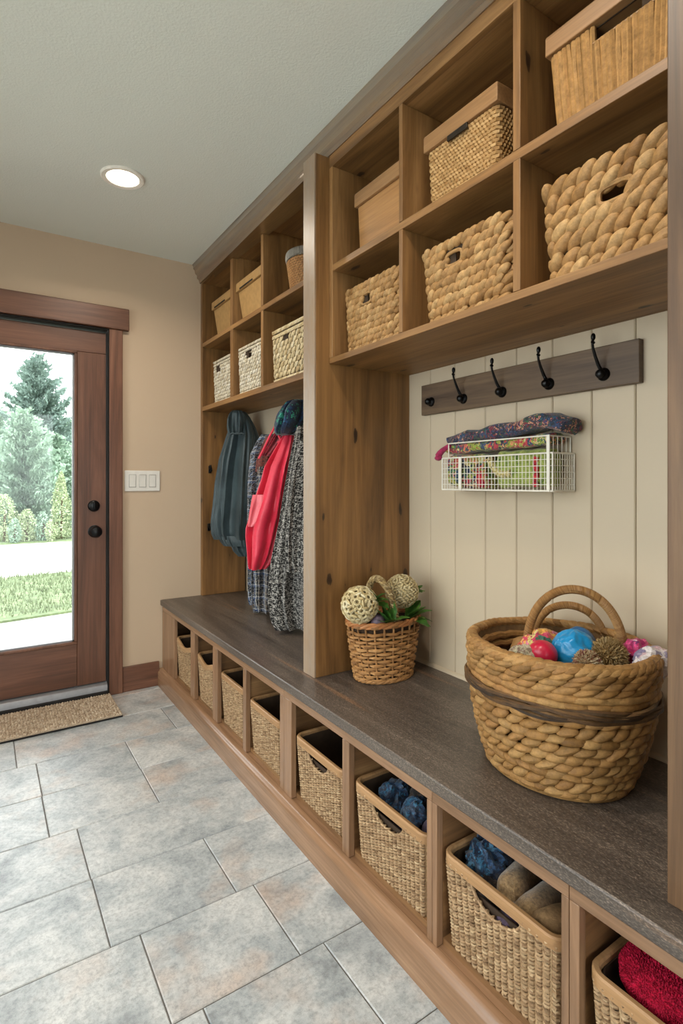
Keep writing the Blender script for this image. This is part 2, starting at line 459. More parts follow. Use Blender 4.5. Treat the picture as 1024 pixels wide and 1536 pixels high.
# bench wall: plain above and behind the far locker, grooved boards in the open bay
wr = M(); wr.box(XW+.012, XW+.15, YN, YW, -.06, ZC); wr.box(XW, XW+.012, YP1-.04, YW, -.06, ZC); wr.box(XW, XW+.012, YN, .46, -.06, ZC)
wr.box(XW, XW+.012, .46, YP1-.04, 1.66, ZC); wr.box(XW, XW+.012, .46, YP1-.04, -.06, ZB-.04)
gy = [.46, .545, .673, .755, .876, 1.0, 1.13, 1.258, 1.397, 1.525, 1.69]
for a, b_ in zip(gy[:-1], gy[1:]):
    g, c = .0008, .003
    wr.rings([[(XW+.012, a+g, ZB-.04), (XW+.012, b_-g, ZB-.04), (XW+.012, b_-g, 1.66), (XW+.012, a+g, 1.66)],
              [(XW+c, a+g, ZB-.04), (XW+c, b_-g, ZB-.04), (XW+c, b_-g, 1.66), (XW+c, a+g, 1.66)],
              [(XW, a+g+c, ZB-.04), (XW, b_-g-c, ZB-.04), (XW, b_-g-c, 1.66), (XW, a+g+c, 1.66)]])
struct('wall_right', wr, m_bead)
# window wall and the wall behind (outside the frame, they let the daylight in)
def holed_wall_x(x0, x1, ya, yb_, wy0, wy1, wz0, wz1):
    m = M(); m.box(x0, x1, ya, wy0, -.06, ZC); m.box(x0, x1, wy1, yb_, -.06, ZC); m.box(x0, x1, wy0, wy1, -.06, wz0); m.box(x0, x1, wy0, wy1, wz1, ZC); return m
LW = (-.2, 2.5, .25, 2.2)
struct('wall_left', holed_wall_x(XL0-.1, XL0, YN, YW, *LW), m_wall)
NWX = (-1.2, .9, .3, 2.2)
m = M(); m.box(XL0-.1, NWX[0], YN-.1, YN, -.06, ZC); m.box(NWX[1], XW+.15, YN-.1, YN, -.06, ZC); m.box(NWX[0], NWX[1], YN-.1, YN, -.06, NWX[2]); m.box(NWX[0], NWX[1], YN-.1, YN, NWX[3], ZC)
struct('wall_front', m, m_wall)
def window(name, horizontal_axis, pos, a0, a1, z0, z1):
    def bx(m, a, b_, z_, zz, t=.03):
        if horizontal_axis == 'y': m.box(pos-t, pos+t, a, b_, z_, zz)
        else: m.box(a, b_, pos-t, pos+t, z_, zz)
    m = M(); bx(m, a0, a0+.05, z0, z1); bx(m, a1-.05, a1, z0, z1); bx(m, a0+.05, a1-.05, z0, z0+.05); bx(m, a0+.05, a1-.05, z1-.05, z1)
    k = (a0+a1)/2; bx(m, k-.025, k+.025, z0+.05, z1-.05)
    w = struct(name, m, W['doorZ'], .003)
    p = M(); bx(p, a0+.05, k-.025, z0+.05, z1-.05, .003); bx(p, k+.025, a1-.05, z0+.05, z1-.05, .003)
    p.build('glass_pane', m_glass, (0,0,0), w)
window('window_1', 'y', XL0-.05, *LW)
window('window_2', 'x', YN-.05, *NWX)  # added unseen window behind the camera, for more daylight
# skirting between door and bench
struct('baseboard_back', M().box(.66, .862, YW-.016, YW, 0, .14), W['doorX'], .003)
# quarter-round bead where the boards meet the bench
q = [(0,0),(-.012,0),(-.0115,.004),(-.009,.0085),(-.004,.0115),(0,.012)]
m = M(); m.rings([[(XW+x, y, ZB+z) for x, z in q] for y in (.452, YP0-.001)])
struct('trim_1', m, m_bead)

# ------------------------------------------------------------------ door
cas = M(); cas.box(.589, .659, YW-.022, YW, 0, 2.033)
struct('trim_2', cas, W['doorZ'], .003)
cas = M(); cas.box(-.434, -.364, YW-.022, YW, 0, 2.033)
struct('trim_3', cas, W['doorZ'], .003)
struct('trim_4', M().box(-.467, .692, YW-.032, YW, 2.034, 2.154), W['doorX'], .004)
jm = M(); jm.box(.582, .589, YW-.018, YW+.13, 0, 2.03); jm.box(-.364, -.357, YW-.018, YW+.13, 0, 2.03); jm.box(-.364, .589, YW-.018, YW+.13, 2.024, 2.033)
struct('trim_5', jm, m_dark)
dm = M(); y0, y1 = YW+.012, YW+.056
dz0, dz1 = .075, 2.012
GX0, GX1, GZ0, GZ1 = -.21, .431, .304, 1.896
dr = struct('door_1', M().box(GX1, .577, y0, y1, dz0, dz1-.118).box(-.352, GX0, y0, y1, dz0, dz1-.118), W['doorZ'], .002)
o = M().box(-.352, .577, y0+.0005, y1, dz1-.117, dz1).build('top_rail', W['doorX'], (0,0,0), dr, .002)
o = M().box(GX0+.001, GX1-.001, y0+.0005, y1, dz0, GZ0).build('bottom_rail', W['doorX'], (0,0,0), dr, .002)
bm_ = M(); t = .014
for (a, b_, c, d) in ((GX0, GX1, GZ0, GZ0+t), (GX0, GX1, GZ1-t, GZ1), (GX0, GX0+t, GZ0+t, GZ1-t), (GX1-t, GX1, GZ0+t, GZ1-t)):
    bm_.box(a, b_, y0-.006, y1+.004, c, d)
bm_.build('glazing_bead', W['doorZ'], (0,0,0), dr, .003)
gk = M()
for (a, b_, c, d) in ((GX0+t, GX1-t, GZ0+t, GZ0+t+.008), (GX0+t, GX1-t, GZ1-t-.008, GZ1-t), (GX0+t, GX0+t+.008, GZ0+t, GZ1-t), (GX1-t-.008, GX1-t, GZ0+t, GZ1-t)):
    gk.box(a, b_, y0+.012, y1-.012, c, d)
gk.build('glazing_seal', m_alu, (0,0,0), dr)
M().box(GX0+.004, GX1-.004, y0+.018, y0+.024, GZ0+.004, GZ1-.004).build('glass_pane', m_glass, (0,0,0), dr)
def ylathe(c, prof, n=32):
    m = M(); m.rings([[(c[0]+r*math.cos(2*PI*k/n), c[1]-z, c[2]+r*math.sin(2*PI*k/n)) for k in range(n)] for r, z in prof]); return m
kb = ylathe((.518, y0, .912), [(.034,0),(.034,.006),(.03,.009),(.012,.011),(.011,.03),(.022,.036),(.030,.046),(.031,.055),(.026,.066),(.012,.072),(.001,.073)]).build('door_knob', m_black, (0,0,0), dr)
db = ylathe((.514, y0, 1.052), [(.031,0),(.031,.008),(.027,.014),(.020,.017),(.001,.018)]).build('deadbolt', m_black, (0,0,0), dr)
M().box(.509, .519, y0-.034, y0-.017, 1.036, 1.068).build('thumb_turn', m_black, (0,0,0), db, .003)
th = M(); th.rings([[(x, YW-.012, 0), (x, YW-.012, .050), (x, YW-.006, .062), (x, YW+.02, .070), (x, YW+.15, .070), (x, YW+.15, 0)] for x in (-.356, .5815)])
struct('trim_6', th, m_alu, .002)
struct('trim_7', M().box(-.356, .5815, YW-.030, YW-.0125, 0, .03), m_rubber, .003)
# light switch
sw = thing('light_switch', 'white triple rocker light switch plate on the tan wall beside the door', 'light switch', (.77, YW-.0005, 1.19))
part('switch_plate', M().box(.672, .868, YW-.007, YW-.0005, 1.131, 1.249), m_white, sw, .003)
for i in range(3):
    x = .77+(i-1)*.0555
    part('rocker_frame', M().box(x-.0195, x+.0195, YW-.0078, YW-.0065, 1.153, 1.227), m_grey, sw, .0006)
    mm = M(); mm.rings([[(x-.017, YW-.0068, z), (x+.017, YW-.0068, z), (x+.017, yy, z), (x-.017, yy, z)] for z, yy in ((1.156, YW-.009), (1.19, YW-.0085), (1.224, YW-.0125))])
    part('rocker', mm, m_white, sw, .001)
# doormat: rows of coir loops on a rubber backing
m_coir = wicker('coir', ['a8927a', 'c4ae94', 'd8c6ae', 'b8a288', '947e68'], .9, 500, .6, .3)
dmt = thing('doormat', 'tan woven coir doormat on the floor in front of the door', 'doormat', (.11, 3.06, 0))
part('rubber_backing', M().box(-.36, .592, 2.896, 3.213, .001, .009), m_rubber, dmt, .002)
mm = M(); nx, ny = 74, 22
for i in range(nx):
    for j in range(ny):
        x = -.352+(i+.5)*.940/nx; y = 2.90+(j+.5)*.308/ny
        a = Vector((.0075, R_.uniform(-.002, .002), R_.uniform(-.002, .002)))
        if (i+j) % 2: a = Vector((R_.uniform(-.002, .002), .0085, R_.uniform(-.001, .003)))
        p = Vector((-a.y, a.x, 0)).normalized()*.0058
        mm.lump((x+R_.uniform(-.001, .001), y+R_.uniform(-.001, .001), .015+R_.uniform(-.001, .002)), a, p, Vector((0, 0, .0085)), 6, 4)
mm.box(-.357, .589, 2.899, 3.21, .009, .017)
part('coir_pile', mm, m_coir, dmt)

# ------------------------------------------------------------------ ceiling light(s)
m_lamp = emit_mat('lamp_lens', (1, .86, .66, 1), 9)
cl = thing('recessed_ceiling_light', 'round white recessed light glowing in the ceiling near the door', 'ceiling light', (.507, 2.482, ZC))
mm = M(); prof = [(.064, -.0005), (.067, -.007), (.085, -.009), (.09, -.0045), (.0905, -.0003)]
mm.lathe((.507, 2.482, ZC), prof, 40, False)
part('trim_ring', mm, plain('white_trim', 'e6e1d6', .4), cl)
mm = M(); mm.lathe((.507, 2.482, ZC), [(.0655, -.003), (.05, -.008), (.02, -.011), (.001, -.0115)], 32)
part('lens', mm, m_lamp, cl)
def downlight(x, y, w):
    l = bpy.data.lights.new('downlight', 'AREA'); l.shape = 'DISK'; l.size = .13; l.energy = w; l.color = (1, .89, .76); l.spread = math.radians(150)
    o = bpy.data.objects.new('downlight', l); o.location = (x, y, ZC-.016); col.objects.link(o)
LAMP = 7
downlight(.507, 2.482, LAMP)
for i, (x, y) in enumerate(((.507, .75), (-.75, 2.482), (-.75, .75))):  # added copies out of view, put in to brighten the room
    dup(cl, (x, y, ZC), ['round white recessed light in the ceiling over the near end of the bench', 'round white recessed light in the ceiling beside the window near the door', 'round white recessed light in the ceiling beside the window behind the camera'][i])
    downlight(x, y, LAMP)
# ------------------------------------------------------------------ bench
XF = .882
bb = M(); bb.box(.870, XW-.002, .12, YW-.002, .463, ZB)
single('worktop', bb, m_counter, (1.13, 1.7, .463), 'long dark grey-brown stone-look worktop on the bench cabinets along the wall', 'worktop', bevel=.004)
pl = M(); pr = [(.885,0),(.853,0),(.853,.072),(.8545,.080),(.859,.086),(.862,.089),(.864,.094),(.869,.0975),(.885,.098)]
pl.rings([[(x, y, z) for x, z in pr] for y in (.12, YW-.003)])
struct('trim_8', pl, W['baseY'])
units = [('bench cabinet at the door end with four basket openings', 1.7045, 3.244, [(2.727, 3.012), (2.41, 2.666), (2.063, 2.35), (1.735, 2.033)]),
         ('bench cabinet under the wicker flowerpot basket with two openings', .9525, 1.7035, [(1.334, 1.65), (.97, 1.299)]),
         ('bench cabinet under the big handled basket with a single opening', .5945, .9515, [(.61, .936)]),
         ('bench cabinet at the near end holding the red towels', .215, .5935, [(.245, .574)])]
for lab, ya, yb_, ops in units:
    u = thing('bench_cabinet', lab, 'cabinet', (1.13, (ya+yb_)/2, 0), 'basket cabinets along the bench')
    st = [yb_]
    for lo, hi in ops: st += [hi, lo]
    st.append(ya)
    for k in range(0, len(st), 2):
        part('stile', M().box(XF, XF+.02, st[k+1], st[k], .0985, .430), W['baseZ'], u, .0015)
    part('top_rail', M().box(XF, XF+.02, ya, yb_, .4305, .4625), W['baseY'], u, .0015)
    part('floor_panel', M().box(XF+.0205, XW-.018, ya+.016, yb_-.016, .098, .114), W['cubY'], u)
    part('back_panel', M().box(XW-.017, XW-.003, ya, yb_, .098, .4625), W['cubY'], u)
    part('base', M().box(.886, XW-.003, ya, yb_, 0.001, .0975), W['baseY'], u)
    part('side_panel', M().box(XF+.0205, XW-.018, yb_-.016, yb_, .098, .4625), W['cubX'], u)
    part('side_panel', M().box(XF+.0205, XW-.018, ya, ya+.016, .098, .4625), W['cubX'], u)
    for k in range(2, len(st)-1, 2):
        part('divider', M().box(XF+.0205, XW-.018, (st[k]+st[k+1])/2-.008, (st[k]+st[k+1])/2+.008, .1145, .4625), W['cubX'], u)
# ------------------------------------------------------------------ lockers
XR, XLF = 1.03, 1.112
t = thing('shelf_cabinet', 'near wooden wall cabinet with six openings above the coat hooks', 'shelf cabinet', (1.22, 1.05, 1.60))
part('bottom_shelf', M().box(XR, XW-.014, .462, YP0-.001, 1.602, 1.622), W['upY'], t, .0015)
part('middle_shelf', M().box(XR+.001, XW-.014, .462, YP0-.0225, 1.926, 1.949), W['upY'], t, .0015)
part('top_panel', M().box(XR+.02, XW-.014, .462, YP0-.001, 2.297, 2.315), W['upY'], t)
part('top_rail', M().box(XR, XR+.02, .462, YP0-.001, 2.296, 2.362), W['upY'], t, .0015)
part('back_panel', M().box(XW-.0135, XW-.001, .462, YP0-.001, 1.602, 2.315), W['upY'], t)
part('side_panel', M().box(XR, XW-.014, YP0-.022, YP0-.001, 1.6225, 2.2955), W['upZ'], t, .0015)
for ya, yb_ in ((.818, .839), (1.238, 1.254)):
    for z0, z1 in ((1.6225, 1.9255), (1.9495, 2.2955)):
        part('divider', M().box(XR, XW-.014, ya, yb_, z0, z1), W['upZ'], t, .0015)
t = thing('locker_cabinet', 'far wooden locker with six small openings above the hanging coats', 'locker', (1.26, 2.48, ZB))
Y1 = YW-.002
part('side_panel', M().box(XLF, XW-.0145, 3.217, Y1, ZB+.001, 2.41), W['knotZ'], t, .0015)
part('bottom_shelf', M().box(XLF, XW-.0145, YP1+.001, 3.2165, 1.612, 1.639), W['upY'], t, .0015)
part('middle_shelf', M().box(XLF+.001, XW-.0145, YP1+.001, 3.2165, 1.998, 2.022), W['upY'], t, .0015)
part('top_panel', M().box(XLF+.02, XW-.0145, YP1+.001, 3.2165, 2.386, 2.404), W['upY'], t)
part('top_rail', M().box(XLF, XLF+.02, YP1+.001, 3.2165, 2.385, 2.43), W['upY'], t, .0015)
part('back_panel', M().box(XW-.014, XW-.001, YP1+.001, 3.2165, 1.612, 2.404), W['upY'], t)
for ya, yb_ in ((2.736, 2.773), (2.362, 2.387)):
    for z0, z1 in ((1.6395, 1.9975), (2.0225, 2.3855)):
        part('divider', M().box(XLF, XW-.0145, ya, yb_, z0, z1), W['upZ'], t, .0015)
t = thing('partition_post', 'thick knotty wood partition between the coats and the open hook bay', 'partition', (1.19, 1.68, ZB))
part('knotty_panel', M().box(.976, XW-.001, YP0, YP1, ZB+.0005, 2.336), W['knotZ'], t, .0015)
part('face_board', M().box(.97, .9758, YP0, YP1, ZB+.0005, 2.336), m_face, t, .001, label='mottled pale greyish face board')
single('end_panel', M().box(.932, XW-.001, .37, .45, ZB+.0005, 2.336), W['panelZ'], (1.17, .41, ZB), 'wooden end panel at the near right edge beside the big handled basket', 'partition', bevel=.002)
# crown
far = [(1.106,2.392),(1.100,2.412),(1.089,2.420),(1.090,2.436),(1.078,2.446),(1.0745,2.466),(1.066,2.474),(1.067,2.484),(1.060,2.4975)]
near = [(1.026,2.338),(1.023,2.355),(1.028,2.362),(1.022,2.374),(1.032,2.381),(1.0405,2.440),(1.045,2.444),(1.052,2.470),(1.060,2.4975)]
cm = M(); rs = []
for y, k in ((YW-.002, 0), (1.70, 1), (.2, 1)):
    pp = [(a[0]*(1-k)+b_[0]*k, a[1]*(1-k)+b_[1]*k) for a, b_ in zip(far, near)]
    # slight extra back so it is a solid moulding
    rs.append([(x, y, z) for x, z in pp]+[(1.36, y, 2.4975), (1.36, y, 2.44), (1.14, y, 2.44), (1.14, y, pp[0][1])])
cm.rings(rs)
struct('trim_9', cm, m_crown, smooth=25)

# ------------------------------------------------------------------ woven containers
def rrect(w, d, r, step):
    """rounded rectangle outline, centre 0: list of (x, y, nx, ny, s); begins at middle of +x... front is -x"""
    r = min(r, w/2-.001, d/2-.001)
    segs = []
    pts = []
    def lin_(a, b_, n):
        L = math.hypot(b_[0]-a[0], b_[1]-a[1]); k = max(1, round(L/step))
        for i in range(k): pts.append((a[0]+(b_[0]-a[0])*i/k, a[1]+(b_[1]-a[1])*i/k, n[0], n[1]))
    def arc(c, a0):
        k = max(2, round(r*PI/2/step))
        for i in range(k):
            a = a0+PI/2*i/k; pts.append((c[0]+r*math.cos(a), c[1]+r*math.sin(a), math.cos(a), math.sin(a)))
    X, Y = d/2, w/2
    lin_((X, -Y+r), (X, Y-r), (1, 0)); arc((X-r, Y-r), 0)
    lin_((X-r, Y), (-X+r, Y), (0, 1)); arc((-X+r, Y-r), PI/2)
    lin_((-X, Y-r), (-X, -Y+r), (-1, 0)); arc((-X+r, -Y+r), PI)
    lin_((-X+r, -Y), (X-r, -Y), (0, -1)); arc((X-r, -Y+r), -PI/2)
    return pts
def splits(pts, skip):
    """split a closed run of points where skip(p) is true -> list of (list, closed)"""
    fl = [not skip(p) for p in pts]
    if all(fl): return [(list(range(len(pts))), True)]
    n = len(pts); out = []; cur = []
    s0 = next(i for i in range(n) if not fl[i])
    for k in range(1, n+1):
        i = (s0+k) % n
        if fl[i]: cur.append(i)
        elif cur: out.append((cur, False)); cur = []
    if cur: out.append((cur, False))
    return out
def liner(m, w, d, h, r, z0, taper, hole=None, inset=.007):
    """thin inner shell with an opening at the front"""
    pts = rrect(w-2*inset, d-2*inset, r, .02)
    zs = [z0, z0+h]
    if hole: zs = [z0, z0+hole[1], z0+hole[2], z0+h]
    n = len(pts)
    def P(p, z, off=0):
        k = 1-taper*(1-(z-z0)/h)
        return ((p[0]-p[2]*off)*k, (p[1]-p[3]*off)*k, z)
    for i in range(len(zs)-1):
        for j in range(n):
            p, q_ = pts[j], pts[(j+1) % n]
            mid = ((p[0]+q_[0])/2, (p[1]+q_[1])/2)
            if hole and i == 1 and mid[0] < -d/2+inset+.002 and abs(mid[1]) < hole[0]/2: continue
            v = [P(p, zs[i]), P(q_, zs[i]), P(q_, zs[i+1]), P(p, zs[i+1])]
            w_ = [P(p, zs[i], .003), P(q_, zs[i], .003), P(q_, zs[i+1], .003), P(p, zs[i+1], .003)]
            m.add(v+w_, [(0,1,2,3), (7,6,5,4), (0,4,5,1), (3,2,6,7), (0,3,7,4), (1,5,6,2)])
    m.add([P(p, z0) for p in pts], [tuple(range(n))])
m_wick = wicker('wicker', ['7d6144', 'a68664', 'c0a17b', '957755', 'ccb08a'], .55, 300, .3, .2)
m_wick2 = wicker('wicker_dark', ['855c34', 'a97a4a', 'bf8f5b', '94673a'], .5, 300, .3, .2)
m_band = wood('willow_band', '8a6540', 'a67f55', 'b8926a', 'Y', .5, 0)
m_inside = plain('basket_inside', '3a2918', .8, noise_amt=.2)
m_sea = wicker('hyacinth', ['9a7241', 'b98f5b', 'a98050', 'c6a06c', '8d6537'], .55, 260, .5, .3)
m_sea_d = wicker('hyacinth_deep', ['8a6233', 'a87d48', '9b7040', 'b68d57', '7f5a2e'], .55, 260, .5, .3)
m_cream = wicker('bleached_rush', ['c9bda4', 'ddd3bd', 'b9a98b', 'e6dece'], .65, 260, .4, .2)
m_cream2 = wicker('bleached_rush_warm', ['c4ad82', 'd8c69f', 'b1976a', 'e0d2b2'], .65, 260, .4, .2)
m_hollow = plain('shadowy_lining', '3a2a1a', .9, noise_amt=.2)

def bench_basket(cx, cy, zb, w, d, h, dip=0., hole=False, label='', rows_=26):
    """rectangular wicker basket: stakes, over-and-under strands, flat willow rim"""
    t = thing('wicker_basket', label, 'basket', (cx, cy, zb), 'wicker baskets under the bench')
    tap = .07
    sp = .0178
    pts = rrect(w, d, .028, sp/4)
    while len(pts) % 8: pts.pop()
    hw = w*.46
    def top(p):
        return h-(dip*(math.cos(PI*p[1]/w)**2) if p[0] < -d/2+.02 else 0)
    def pos(p, k, off):
        z = k*top(p); q_ = 1-tap*(1-k)
        return (cx+(p[0]+p[2]*off)*q_, cy+(p[1]+p[3]*off)*q_, zb+z)
    m = M()
    for r_ in range(rows_):
        k = (r_+.6)/rows_*.965
        q_d = (1-k)/.27
        hh = hw/2*math.sqrt(max(0, 1-q_d*q_d)) if (hole and q_d < 1) else -1
        sk = lambda p: p[0] < -d/2+.004 and abs(p[1]) < hh
        for idx, cl_ in splits(pts, sk):
            if len(idx) < 3: continue
            path = [pos(pts[i], k+R_.uniform(-.002, .002), -.0052+.0105*abs(math.sin(PI*i/4))**.8+.0010*math.cos(PI*i/4+PI*(r_ % 2))+R_.uniform(-.0004, .0004)) for i in idx]
            m.tube(path, h/rows_*.39, 5, cl_)
    for i in range(0, len(pts), 4):
        p = pts[i]
        if hole and p[0] < -d/2+.004 and abs(p[1]) < hw/2:
            m.tube([pos(p, 0, -.001), pos(p, 1-.27*math.sqrt(1-(2*p[1]/hw)**2), -.001)], .0022, 5)
        else: m.tube([pos(p, 0, -.001), pos(p, .5, -.001), pos(p, .99, -.001)], .0022, 5)
    if hole:
        ring = []
        for k in range(25):
            u = -1+2*k/24; y_ = u*hw/2; kk = 1-.27*math.sqrt(max(0, 1-u*u)); q_ = 1-tap*(1-kk)
            ring.append((cx-(d/2+.0015)*q_, cy+y_*q_, zb+kk*h-.004))
        m.tube(ring, .0036, 6)
    part('woven_body', m, m_wick, t)
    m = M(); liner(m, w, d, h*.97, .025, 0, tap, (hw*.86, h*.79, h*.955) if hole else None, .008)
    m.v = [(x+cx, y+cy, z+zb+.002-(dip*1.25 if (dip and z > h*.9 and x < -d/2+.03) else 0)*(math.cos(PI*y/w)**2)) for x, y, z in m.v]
    part('lining', m, m_inside, t)
    m = M(); rs = []
    pr = [(.006,-.012),(.006,.008),(.003,.0115),(-.005,.0115),(-.008,.008),(-.008,-.012)]
    n = len(pts)
    pts = pts[::2]; n = len(pts)
    for p in pts:
        T = top(p)
        rs.append([(cx+p[0]+p[2]*o, cy+p[1]+p[3]*o, zb+T-.004+z) for o, z in pr])
    b = len(m.v)
    for r_ in rs: m.v += r_
    for i in range(n):
        for j in range(6):
            k, i2 = (j+1) % 6, (i+1) % n
            m.f.append((b+i*6+j, b+i2*6+j, b+i2*6+k, b+i*6+k))
    part('rim', m, m_band, t, label='flat willow rim')
    return t

def braid_box(name, cx, cy, zb, w, d, h, nrows, lump, mat, label, group, taper=.08, hole=(.07, .62, .78), tilt=.4, hole_y=0):
    """chunky plaited basket: rows of slanting twisted lumps on a dark lining, slot handle in front"""
    t = thing(name, label, 'basket', (cx, cy, zb), group)
    rh = h/nrows
    thk = rh*.55
    m = M()
    hw, k0, k1 = hole
    for r_ in range(nrows):
        z = (r_+.5)*rh; k = z/h; q_ = 1-taper*(1-k)
        wob = .004*math.sin(r_*1.7)
        pts = rrect((w-2*thk)*q_, (d-2*thk)*q_, .035, lump*.30)
        n = len(pts); ph = (r_ % 2)
        for i in range(ph, n, 2):
            p = pts[i]
            y_ = p[1]-hole_y
            if p[0] < -d/2*q_+thk+.01 and abs(y_) < hw/2 and k0 < k < k1: continue
            tx, ty = -p[3], p[2]
            sl = tilt+R_.uniform(-.12, .12)
            L = lump*.56*R_.uniform(.9, 1.12)
            ax = Vector((tx*math.cos(sl), ty*math.cos(sl), math.sin(sl)))*L
            # slope "/" as seen from the front (-x side looking +x: +y is left)
            nn = Vector((p[2], p[3], 0))
            up = Vector((0, 0, 1)); az = (up-ax.normalized()*up.dot(ax.normalized())).normalized()*rh*.52*R_.uniform(.92, 1.1)
            c = Vector((cx+p[0], cy+p[1], zb+z+R_.uniform(-.0015, .0015)))
            c += nn*R_.uniform(-.0015, .002)
            # a slightly pinched, twisted strand
            ax = ax+nn*thk*.35
            m.lump(c, ax, nn*thk, az, 10, 8)
    part('plaited_body', m, mat, t)
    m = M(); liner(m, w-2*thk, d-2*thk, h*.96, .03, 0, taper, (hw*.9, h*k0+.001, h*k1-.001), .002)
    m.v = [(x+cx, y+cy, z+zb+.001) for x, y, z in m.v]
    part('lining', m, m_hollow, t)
    # whipped edge of the slot
    m = M(); ring = []
    zc = (k0+k1)/2; q_ = 1-taper*(1-zc)
    for k in range(20):
        a = 2*PI*k/20
        ring.append((cx-(d/2-thk*.6)*q_, cy+hole_y+hw/2*math.copysign(abs(math.cos(a))**.6, math.cos(a)), zb+h*zc+h*(k1-k0)/2*.9*math.copysign(abs(math.sin(a))**.6, math.sin(a))))
    m.tube(ring, rh*.2, 6, True)
    part('slot_edge', m, mat, t)
    return t
gB = 'plaited baskets on the lower shelf over the hooks'
def boxpos(front_x, d): return front_x+d/2
braid_box('plaited_basket', 1.050+.14, 1.437, 1.6225, .325, .28, .222, 11, .034, m_sea, 'finely plaited tan basket beside the partition, lower shelf over the hooks', gB, .06, (.055, .66, .84), .5, .02)
braid_box('plaited_basket', 1.045+.15, 1.030, 1.6225, .345, .29, .218, 9, .042, m_sea, 'medium plaited tan basket in the middle of the lower shelf over the hooks', gB, .11, (.06, .66, .84), .5, .03)
braid_box('plaited_basket', 1.042+.15, .632, 1.6225, .33, .29, .222, 7, .056, m_sea, 'thickest plaited tan basket at the near end of the lower shelf over the hooks', gB, .09, (.07, .55, .74), .55, -.02)

def lattice_box(cx, cy, zb, w, d, h, mat, label, sp, hole_y=0):
    t = thing('openwork_basket', label, 'basket', (cx, cy, zb), 'cream openwork baskets above the coats')
    m = M(); tap = .05
    hw, k0, k1 = .075, .70, .84
    nr = int(h/sp)
    for r_ in range(nr):
        z = (r_+.5)*h/nr; k = z/h; q_ = 1-tap*(1-k)
        solid = (k > .86 or r_ == 0)
        pts = rrect((w-.014)*q_, (d-.014)*q_, .02, sp*.62)
        n = len(pts)
        for i in range(n):
            p = pts[i]
            if p[0] < -d/2*q_+.012 and abs(p[1]-hole_y) < hw/2 and k0 < k < k1: continue
            if not solid and (i+r_) % 3 == 0: continue
            tx, ty = -p[3], p[2]
            sl = .85+R_.uniform(-.2, .2)
            if solid: sl = .35
            ax = Vector((tx*math.cos(sl), ty*math.cos(sl), math.sin(sl)))*sp*.78
            nn = Vector((p[2], p[3], 0)); up = Vector((0,0,1)); a_ = ax.normalized()
            az = (up-a_*up.dot(a_)).normalized()*sp*.36
            m.lump((cx+p[0]+R_.uniform(-.001,.001), cy+p[1], zb+z), ax, nn*.0065, az, 6, 5)
    part('openwork_body', m, mat, t)
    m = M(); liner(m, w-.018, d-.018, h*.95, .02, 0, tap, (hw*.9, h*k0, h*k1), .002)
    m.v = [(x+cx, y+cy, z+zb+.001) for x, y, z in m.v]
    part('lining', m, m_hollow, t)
    return t
lattice_box(1.130+.12, 2.945, 1.6395, .315, .24, .250, m_cream, 'cream openwork basket farthest from the camera above the coats', .0175, .08)
lattice_box(1.130+.12, 2.566, 1.6395, .325, .24, .250, m_cream, 'whitest openwork basket in the middle of the row above the coats', .0175, .02)
lattice_box(1.130+.12, 2.140, 1.6395, .37, .24, .250, m_cream2, 'warm cream openwork basket next to the partition above the coats', .021, .04)

def lid_part(t, cx, cy, z0, z1, w, d, mat, hole=None):
    m = M(); g = .004
    m.rings([[(cx-d/2, cy-w/2, z0), (cx+d/2, cy-w/2, z0), (cx+d/2, cy+w/2, z0), (cx-d/2, cy+w/2, z0)],
             [(cx-d/2, cy-w/2, z1-g), (cx+d/2, cy-w/2, z1-g), (cx+d/2, cy+w/2, z1-g), (cx-d/2, cy+w/2, z1-g)],
             [(cx-d/2+g, cy-w/2+g, z1), (cx+d/2-g, cy-w/2+g, z1), (cx+d/2-g, cy+w/2-g, z1), (cx-d/2+g, cy+w/2-g, z1)]])
    return part('lid', m, mat, t, .002)
gL = 'lidded boxes on the upper shelf over the hooks'
def body_frustum(cx, cy, zb, zt, w, d, tap):
    m = M(); k = 1-tap
    m.frustum((cx-d/2*k, cx+d/2*k, cy-w/2*k, cy+w/2*k, zb), (cx-d/2, cx+d/2, cy-w/2, cy+w/2, zt)); return m
# smooth board box by the partition
ZM = 1.9495
cx = 1.055+.13; cy = 1.389
t = thing('lidded_box', 'plain smooth tan lidded box beside the partition, upper shelf over the hooks', 'box', (cx, cy, ZM), gL)
part('box_body', body_frustum(cx, cy, ZM, 2.112, .245, .245, .04), m_box, t, .004)
lid_part(t, cx, cy, 2.1125, 2.160, .262, .262, m_lid)
# fine woven box with a slot label
def rows_body(t, cx, cy, zb, zt, w, d, tap, nrow, mat, sp=.012):
    m = M(); h = zt-zb
    pts0 = rrect(w, d, .012, sp/2)
    if len(pts0) % 2: pts0 = pts0[:-1]
    for r_ in range(nrow):
        k = (r_+.5)/nrow; q_ = 1-tap*(1-k)
        m.tube([(cx+(p[0]+p[2]*(.0015 if (i+r_) % 2 else -.0015))*q_, cy+(p[1]+p[3]*(.0015 if (i+r_) % 2 else -.0015))*q_, zb+k*h+R_.uniform(-.0006,.0006)) for i, p in enumerate(pts0)], h/nrow*.55, 5, True)
    for i in range(0, len(pts0), 2):
        p = pts0[i]; m.tube([(cx+p[0]*(1-tap), cy+p[1]*(1-tap), zb), (cx+p[0], cy+p[1], zt)], .0024, 5)
    o = part('woven_body', m, mat, t)
    m = M(); liner(m, w, d, h*.98, .012, 0, tap, None, .006); m.v = [(x+cx, y+cy, z+zb+.0005) for x, y, z in m.v]
    part('lining', m, m_inside, t)
m_rush = wicker('fine_rush', ['a57f4c', 'b8925e', 'c39f6c', '9c7442'], .6, 300, .4, .2)
cx = 1.06+.125; cy = 1.040
